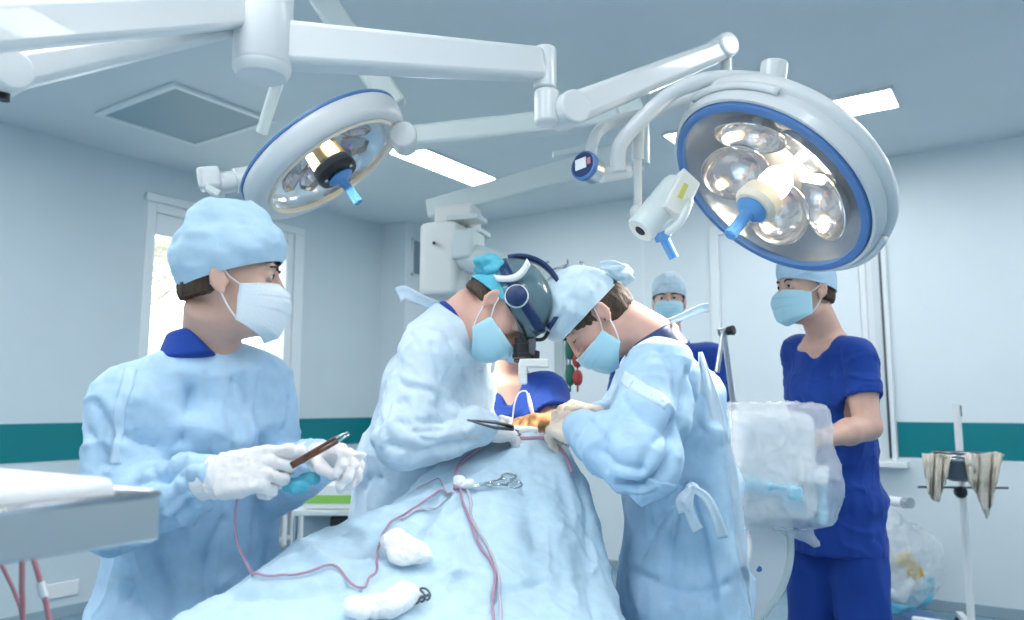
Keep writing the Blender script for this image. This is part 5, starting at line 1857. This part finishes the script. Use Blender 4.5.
# ================================================================== plastic-covered imager at right
dI = 2.25
tc_ = thing('imaging_arm', 'white C-shaped imaging arm with a boxy head inside a clear plastic cover', 'medical imager', P(745, 560, dI) * V(1, 1, 0))
bx = P(776, 466, dI)
mesh('imager_head', MB().box(bx + V(-.01, .06, .005), (.115, .12, .150)).vf, M['plastic'], tc_, bevel=.035)
cc_ = P(694, 540, dI + .04)
an = np.linspace(-1.25, 1.15, 40)
ro, ri = .262, .150
mb = MB()
A_ = []
for a in an:
    A_.append([cc_ + V(r * math.cos(a), y, r * math.sin(a)) for r, y in ((ri, -.05), (ro, -.05), (ro, .06), (ri, .06))])
mb.grid(np.array(A_), wrap=True)
mb.add([A_[0][i] for i in range(4)], [[0, 1, 2, 3]]).add([A_[-1][i] for i in range(4)], [[3, 2, 1, 0]])
carc = mesh('c_arm', mb.vf, M['plastic'], tc_, bevel=.006)
mesh('arm_rim', MB().tube(np.array([cc_ + V((ro + .004) * math.cos(a), -.045, (ro + .004) * math.sin(a)) for a in an]), .012, 10).vf, M['offwhite'], carc, sharp=0)
mesh('blue_mark', MB().cyl(P(759, 569, dI - .02), P(759, 569, dI + .01), .0085).vf, M['bluering'], carc)
mesh('base_column', MB().span((cc_[0] - .10, cc_[1] - .02, .10), (cc_[0] + .06, cc_[1] + .20, cc_[2] - .16)).vf, M['plastic'], tc_, bevel=.02)
mesh('base_foot', MB().span((cc_[0] - .25, cc_[1] - .10, .03), (cc_[0] + .30, cc_[1] + .35, .10)).vf, M['offwhite'], tc_, bevel=.02)
G = Field(bx - V(.26, .30, .30), bx + V(.26, .30, .26), .007)
G.rbox(bx + V(-.005, .04, .008), V(.138, .150, .170), None, .035)
G.ell(bx + V(.105, -.05, -.04), V(.05, .08, .075), None, .04)
G.cap(bx + V(.02, 0, -.15), bx + V(.09, -.04, -.21), .035, .012, .04)
v, f = G.surf()
n_ = vnormals(v, f)
v = v + n_ * (.007 * crisp(v * V(8, 8, 6) + 2, 3) + .005 * crisp(v * V(18, 18, 13), 2))[:, None]
bagI = simple('plastic_cover', (v, f), M['film'], 'crinkled clear plastic cover pulled over the boxy imager head', 'plastic cover', sharp=0)
G = Field(bx - V(.26, .30, .30), bx + V(.26, .30, .26), .006)
G.rbox(bx + V(-.045, -.095, -.055), V(.075, .012, .018), axes((.12, -.3, 1), (1, 0, -.38)), .006, .01)
G.rbox(bx + V(.012, -.095, -.085), V(.030, .012, .022), axes((.12, -.3, 1), (1, 0, -.5)), .006, .012)
G.rbox(bx + V(.112, .02, -.085), V(.012, .07, .075), None, .008)
G.plane(bx + V(0, 0, -.19), (0, 0, 1))
v, f = G.surf()
v = v + vnormals(v, f) * (.004 * ridge(v * 22, 2))[:, None]
simple('blue_wrap', (v, f), mat('light_blue_wrap', (.42, .72, .86), .5), 'light blue wrapping folded inside the clear plastic cover', 'wrapping', sharp=0)
simple('white_carton', MB().box(bx + V(.072, -.088, -.015), (.036, .02, .026), axes((.15, .1, 1))).vf, M['paper'], 'small white carton inside the clear plastic cover', 'carton', bevel=.004)

# ================================================================== things along the back wall
d = 4.45
t = thing('basin_stand', 'white pole stand with a steel basin and black knob, by the far wall', 'stand', P(961, 470, d) * V(1, 1, 0))
sx, sy = t_loc = P(961, 470, d)[:2]
S3 = lambda px, py, o=0: P(px, py, d + o)
mesh('pole', MB().tube([V(sx, sy, .06), V(sx, sy, S3(958, 404)[2])], .020, 20).vf, M['plastic'], t, sharp=40)
mesh('pole_slot', MB().box(S3(961, 411, -.019), (.003, .003, .03)).vf, M['darksteel'], t)
rc = S3(959, 451, 0)
rc = S3(958, 455, -.14)
mb = MB()
for rr, zz in ((.135, .0), (.138, -.018)):
    mb.tube(np.array([rc + V(rr * math.cos(a), rr * math.sin(a), zz) for a in np.linspace(0, 2 * math.pi, 41)]), .008, 8, caps=False)
mesh('basin_ring', mb.vf, M['chrome'], t, sharp=0)
mb = MB().lathe([(.122, .0), (.13, .006), (.118, -.004), (.105, -.06), (.08, -.13), (.05, -.15), (0, -.152)], rc + V(0, 0, .01), np.eye(3), 40)
mesh('basin', mb.vf, M['darksteel'], t, sharp=40)
mb = MB().box(S3(957, 468, -.03), (.045, .02, .06)).cyl(S3(944, 462, -.2), S3(944, 485, -.2), .012).cyl(S3(974, 462, -.2), S3(974, 485, -.2), .012)
mesh('clamp_block', mb.vf, M['chrome'], t, bevel=.006)
mesh('cross_rod', MB().cyl(S3(918, 487, -.05), S3(1008, 488, -.05), .0065).vf, M['darksteel'], t)
mesh('clamp_knob', MB().lathe([(0, .03), (.022, .028), (.032, .02), (.034, 0), (.026, -.02), (0, -.022)], S3(960, 492, -.07), axes((0, -1, 0)), 28).vf, M['black'], t)
for k in range(5):
    a = 2 * math.pi * k / 5
    lg = mesh('leg', MB().beam(V(sx, sy, .07), V(sx + .30 * math.cos(a), sy + .30 * math.sin(a), .07), .04, .03).vf, M['plastic'], t, bevel=.006)
    mesh('caster', MB().cyl(V(sx + .29 * math.cos(a), sy + .29 * math.sin(a) - .012, .028), V(sx + .29 * math.cos(a), sy + .29 * math.sin(a) + .012, .028), .028).vf, M['black'], lg)


def rag(x0, x1, ytop, lens, lab, o, seed):
    """cloth hung over the ring: rows fall from the ring with deep folds"""
    nU, nV = 40, 30
    A = np.zeros((nV, nU, 3))
    for j in range(nU):
        u = j / (nU - 1)
        px = x0 + (x1 - x0) * u
        L = np.interp(u, np.linspace(0, 1, len(lens)), lens)
        for i in range(nV):
            w = i / (nV - 1)
            fold_ = (.030 * math.sin(u * 17 + seed + w * 1.5) + .018 * math.sin(u * 41 + seed * 2 + w * 3)) * (.25 + w)
            sq = 1 - .25 * w * abs(u - .5) * 2
            A[i, j] = S3((x0 + x1) / 2 + (px - (x0 + x1) / 2) * sq, ytop + L * w, o + fold_ - .05 * math.sin(w * 2.0))
    v = A.reshape(-1, 3)
    A = (v + (fbm(v * 14, 3) * .035)[:, None] * V(.6, 1, .5)).reshape(A.shape)
    return simple('drying_cloth', MB().grid(A).vf, M['linen'], lab, 'cloth', sharp=0, solid=.006)


rag(922, 951, 454, [22, 40, 46, 48, 30, 22], 'crumpled beige cloth hanging at the left of the steel basin ring', -.28, 1)
rag(964, 1004, 453, [30, 34, 40, 52, 66, 50, 34, 20], 'larger beige cloth hanging at the right of the steel basin ring', -.28, 2)

# bin bag on its hook
dB = 4.75
Q = lambda px, py, dd=dB: P(px, py, dd)
t = thing('bag_holder', 'white rod bag hook with a chrome end on the back wall', 'hook', Q(890, 503, 5.0))
mesh('hook_rod', MB().tube([Q(868, 498, 4.98), Q(906, 503, 4.7)], .030, 20).vf, M['plastic'], t, sharp=40)
mesh('chrome_end', MB().tube([Q(904, 503, 4.71), Q(911, 503, 4.66)], .032, 20).vf, M['chrome'], t, sharp=40)
mesh('wall_rail', MB().beam(Q(879, 482, 5.0), Q(880, 612, 5.0), .03, .02, up=(0, 1, 0)).vf, M['offwhite'], t, bevel=.004)
bc = Q(902, 565)
G = Field(bc - V(.36, .28, .40), bc + V(.36, .28, .50), .010)
G.ell(Q(900, 573), V(.205, .14, .215), None, .06)
G.ell(Q(914, 556), V(.15, .12, .16), None, .06)
G.cap(Q(893, 545), Q(879, 500), .14, .020, .08)
v, f = G.surf()
v = v + vnormals(v, f) * (.016 * ridge(v * V(8, 8, 3), 2) + .008 * ridge(v * V(17, 17, 9), 2))[:, None]
simple('bin_bag', (v, f), M['bag'], 'clear plastic waste bag hanging full of packaging beside the blue trousers', 'bin bag', sharp=0)


def lump(name, c, r, m, lab, seed, box=True, Mx=None):
    G = Field(np.asarray(c) - max(r) * 1.6, np.asarray(c) + max(r) * 1.6, max(r) / 14)
    (G.rbox if box else G.ell)(c, V(*r), Mx, *((min(r) * .3, .01) if box else (.01,)))
    v, f = G.surf()
    v = v + vnormals(v, f) * (min(r) * .25 * ridge(v * 1.0 / max(r) + seed, 2))[:, None]
    return simple(name, (v, f), m, lab, 'packaging', sharp=0)


Rz = np.array(Matrix.Rotation(.5, 3, 'Y'))
lump('crumpled_wrapper', Q(893, 583, 4.66), (.085, .05, .07), M['paper'], 'large crumpled white wrapper in the clear waste bag', 1, True, Rz)
lump('yellow_pack', Q(910, 566, 4.64), (.036, .03, .075), M['yellow'], 'yellow pack in the clear waste bag', 2, True, np.array(Matrix.Rotation(-.6, 3, 'Y')))
lump('green_pack', Q(877, 568, 4.72), (.045, .03, .022), M['green'], 'green-edged pack at the left of the clear waste bag', 3, True, np.array(Matrix.Rotation(-.7, 3, 'Y')))
lump('crumpled_wrapper', Q(880, 596, 4.72), (.06, .05, .055), M['gauze'], 'round wad of white tissue low in the clear waste bag', 4, False)
lump('crumpled_wrapper', Q(914, 588, 4.72), (.045, .04, .06), M['paper'], 'narrow white wrapper at the right of the clear waste bag', 5, True, Rz)
lump('crumpled_wrapper', Q(888, 562, 4.74), (.05, .035, .04), M['paper'], 'white folded sleeve near the top of the clear waste bag', 6, True, -Rz)
G = Field(bc - V(.36, .28, .40), bc + V(.36, .28, .30), .010)
G.chain([Q(872, 604, 4.68), Q(900, 606, 4.66), Q(922, 596, 4.68), Q(930, 578, 4.70)], [.03, .04, .038, .02], .02)
v, f = G.surf()
v = v + vnormals(v, f) * (.012 * ridge(v * 14, 2))[:, None]
simple('blue_liner', (v, f), mat('blue_liner_film', (.16, .55, .75), .35), 'bright blue liner gathered along the bottom of the waste bag', 'liner', sharp=0)
t = thing('waste_bin', 'dark blue pedal bin mostly below the clear waste bag', 'bin', Q(905, 620, 4.8) * V(1, 1, 0))
bp = Q(905, 620, 4.8)
mesh('bin_body', MB().span((bp[0] - .17, bp[1] - .13, 0), (bp[0] + .17, bp[1] + .13, bp[2] + .0)).vf, M['navy'], t, bevel=.02)
mesh('bin_lid', MB().span((bp[0] - .18, bp[1] - .14, bp[2] + .002), (bp[0] + .18, bp[1] + .14, bp[2] + .03)).vf, M['bluering'], t, bevel=.012)

# infusion stand with hooks
d = 3.35
t = thing('infusion_stand', 'thin steel infusion stand with curled hooks, between the two bent heads', 'stand', P(565, 420, d) * V(1, 1, 0))
ix = P(566, 420, d)
I3 = lambda px, py, o=0: V(ix[0] + (px - 566) * d / F_PX, ix[1] + o, P(566, py, d)[2])
mesh('pole', MB().cyl(V(ix[0], ix[1], .05), I3(566, 262), .011).vf, M['chrome'], t)
for s, x in ((-1, 546), (1, 585)):
    mesh('hook', MB().tube(spline([I3(566, 264), I3(566 + 9 * s, 265), I3(x - 3 * s, 268), I3(x, 265), I3(x + 0 * s, 260), I3(x - 4 * s, 258)], 6), .005, 8).vf, M['chrome'], t, sharp=0)
mesh('hook', MB().tube(spline([I3(566, 264), I3(567, 262, -.06), I3(567, 265, -.10), I3(567, 261, -.12)], 6), .005, 8).vf, M['chrome'], t, sharp=0)
mb = MB()
for k in range(4):
    a = k * math.pi / 2 + .4
    mesh('leg', MB().beam(V(ix[0], ix[1], .05), V(ix[0] + .28 * math.cos(a), ix[1] + .28 * math.sin(a), .02), .03, .03).vf, M['chrome'], t, bevel=.004)
mesh('hose_rail', MB().beam(I3(560, 335, .02), I3(560, 420, .02), .05, .03, up=(0, 1, 0)).vf, M['offwhite'], t, bevel=.004)


def bulbs(lab, m, x, ys, o):
    mb = MB()
    for y0, y1 in ys:
        c = (I3(x, y0, o) + I3(x, y1, o)) / 2
        r = np.linalg.norm(I3(x, y0, o) - I3(x, y1, o)) / 2
        mb.lathe([(.022 * math.sin(a) ** .8, -r * math.cos(a)) for a in np.linspace(0.001, math.pi - .001, 12)], c, np.eye(3), 18)
    mb.tube([I3(x, 330, o), I3(x, ys[-1][1] + 6, o)], .004, 8)
    return simple('pressure_bulb', mb.vf, m, lab, 'bulb', sharp=0)


bulbs('string of red oval bulbs on the thin steel stand', mat('red_rubber', (.42, .06, .05), .4), 577, [(336, 350), (352, 368), (370, 386)], -.05)
bulbs('string of dark green oval bulbs on the thin steel stand', mat('green_rubber', (.02, .16, .10), .4), 570, [(338, 360), (364, 386)], -.03)

# jointed steel arm by the hatch
t = thing('microphone_stand', 'thin jointed steel arm on a stand with a black knob, behind the pale gown tie', 'stand', P(735, 430, 3.1) * V(1, 1, 0))
mp_ = P(735, 430, 3.1)
mesh('stand_rod', MB().tube([V(mp_[0], mp_[1], .03), V(mp_[0], mp_[1], P(735, 412, 3.1)[2]), P(724, 333, 3.1)], .011, 14).vf, M['steel'], t, sharp=40)
mesh('boom_rod', MB().tube([P(717, 372, 3.02), P(723, 333, 3.06)], .0095, 12).vf, M['steel'], t, sharp=40)
mesh('joint', MB().cyl(P(719, 333, 3.07), P(728, 331, 3.07), .017).vf, M['steel'], t)
mesh('knob', MB().cyl(P(727, 331, 3.05), P(734, 330, 3.03), .016, .020).vf, M['black'], t, bevel=.004)
mesh('stand_base', MB().lathe([(0, .03), (.13, .025), (.15, .01), (.15, 0), (0, 0)], V(mp_[0], mp_[1], 0), np.eye(3), 36).vf, M['darksteel'], t)

# ================================================================== along the window wall
t = thing('radiator', 'pale ribbed radiator under the window behind the held forceps', 'radiator', (XL + .09, 4.0, .16), frame='W')
for k in range(16):
    y = 3.35 + k * .083
    G = MB()
    G.span((XL + .05, y, .20), (XL + .14, y + .045, .70))
    mesh('radiator_fin', G.vf, M['frame'], t, 'W', bevel=.014)
mesh('radiator_pipe', MB().span((XL + .07, 3.33, .24), (XL + .12, 4.66, .28)).span((XL + .07, 3.33, .62), (XL + .12, 4.66, .66)).vf, M['frame'], t, 'W', bevel=.01)
mesh('radiator_foot', MB().span((XL + .06, 3.36, 0), (XL + .13, 3.39, .22)).span((XL + .06, 4.60, 0), (XL + .13, 4.63, .22)).vf, M['frame'], t, 'W')
t = thing('wall_socket', 'double white power socket low on the left wall', 'socket', (XL + .01, 2.60, .10), frame='W')
mesh('socket_plate', MB().span((XL, 2.49, .125), (XL + .012, 2.69, .215)).vf, M['plastic'], t, 'W', bevel=.004)
for y in (2.54, 2.64):
    so = mesh('socket_well', MB().lathe([(.036, .014), (.034, .016), (.030, .008), (0, .007)], V(XL, y, .17), axes((1, 0, 0)), 28).vf, M['offwhite'], t, 'W')
    mesh('pin_hole', MB().box(V(XL + .008, y - .010, .17), (.002, .004, .004)).box(V(XL + .008, y + .010, .17), (.002, .004, .004)).vf, M['black'], so, 'W')

d = 4.1
b0 = P(330, 505, d)
t = thing('trolley', 'low grey trolley carrying the green-banded box behind the drape', 'trolley', b0 * V(1, 1, 0))
tz = P(330, 507, d)[2]
mesh('trolley_top', MB().span((b0[0] - .16, b0[1] - .12, tz - .03), (b0[0] + .26, b0[1] + .25, tz - .002)).vf, M['offwhite'], t, bevel=.006)
mesh('trolley_panel', MB().span((b0[0] - .15, b0[1] + .05, .12), (b0[0] + .25, b0[1] + .07, tz - .03)).vf, M['grille'], t)
mesh('trolley_shelf', MB().span((b0[0] - .16, b0[1] - .12, .10), (b0[0] + .26, b0[1] + .25, .12)).vf, M['offwhite'], t, bevel=.004)
for x, y in ((-.15, -.11), (.25, -.11), (-.15, .24), (.25, .24)):
    mesh('leg', MB().cyl(V(b0[0] + x, b0[1] + y, 0), V(b0[0] + x, b0[1] + y, tz - .03), .012).vf, M['chrome'], t)
t = thing('supply_box', 'white box with a green printed band on the trolley behind the drape', 'box', V(b0[0], b0[1], tz))
zt = P(330, 484, d)[2]
mesh('carton', MB().span((b0[0] - .115, b0[1] - .08, tz), (b0[0] + .14, b0[1] + .15, zt)).vf, M['plastic'], t, bevel=.006)
mesh('green_band', MB().span((b0[0] - .112, b0[1] - .083, tz + .028), (b0[0] + .137, b0[1] - .079, tz + .070)).vf, M['green'], t)
simple('black_pouch', MB().span((b0[0] + .02, b0[1] - .09, tz - .20), (b0[0] + .11, b0[1] - .04, tz - .035)).vf, M['black'], 'black pouch hanging under the green-banded box', 'pouch', bevel=.012)

# ================================================================== light from the two lamps, camera, view
def spot(name, loc, d, watts, ang, col, r):
    l = bpy.data.lights.new(name, 'SPOT')
    l.energy = watts
    l.spot_size = math.radians(ang)
    l.spot_blend = .8
    l.color = col
    l.shadow_soft_size = r
    o = bpy.data.objects.new(name, l)
    COL.objects.link(o)
    o.location = RA @ np.asarray(loc)
    o.rotation_euler = Vector(RA @ np.asarray(d)).to_track_quat('-Z', 'Y').to_euler()
    return o


spot('lamp_beam', C1 + n1 * .08, n1, 42, 75, (1, .95, .86), .16)
spot('lamp_beam', C2 + n2 * .08, n2, 50, 75, (1, .95, .86), .14)

W_ = bpy.data.worlds.new('daylight')
SC.world = W_
W_.use_nodes = True
bg = W_.node_tree.nodes['Background']
bg.inputs[0].default_value = (.90, .96, 1.0, 1)
bg.inputs[1].default_value = 3.2

cd_ = bpy.data.cameras.new('camera')
cam = bpy.data.objects.new('camera', cd_)
COL.objects.link(cam)
cam.location = (0, 0, CAM_H)
cam.rotation_euler = (math.pi / 2 + PITCH, 0, YAW)
cd_.sensor_width = 36
cd_.lens = F_PX / 1024 * 36
cd_.clip_start = .05
cd_.dof.use_dof = True
cd_.dof.focus_distance = 1.95
cd_.dof.aperture_fstop = 3.2
SC.camera = cam
SC.view_settings.view_transform = 'Standard'
SC.view_settings.look = 'None'
SC.view_settings.gamma = 1
SC.view_settings.use_curve_mapping = False
SC.view_settings.exposure = 0.52
SC.cycles.max_bounces = 8
SC.cycles.transparent_max_bounces = 16
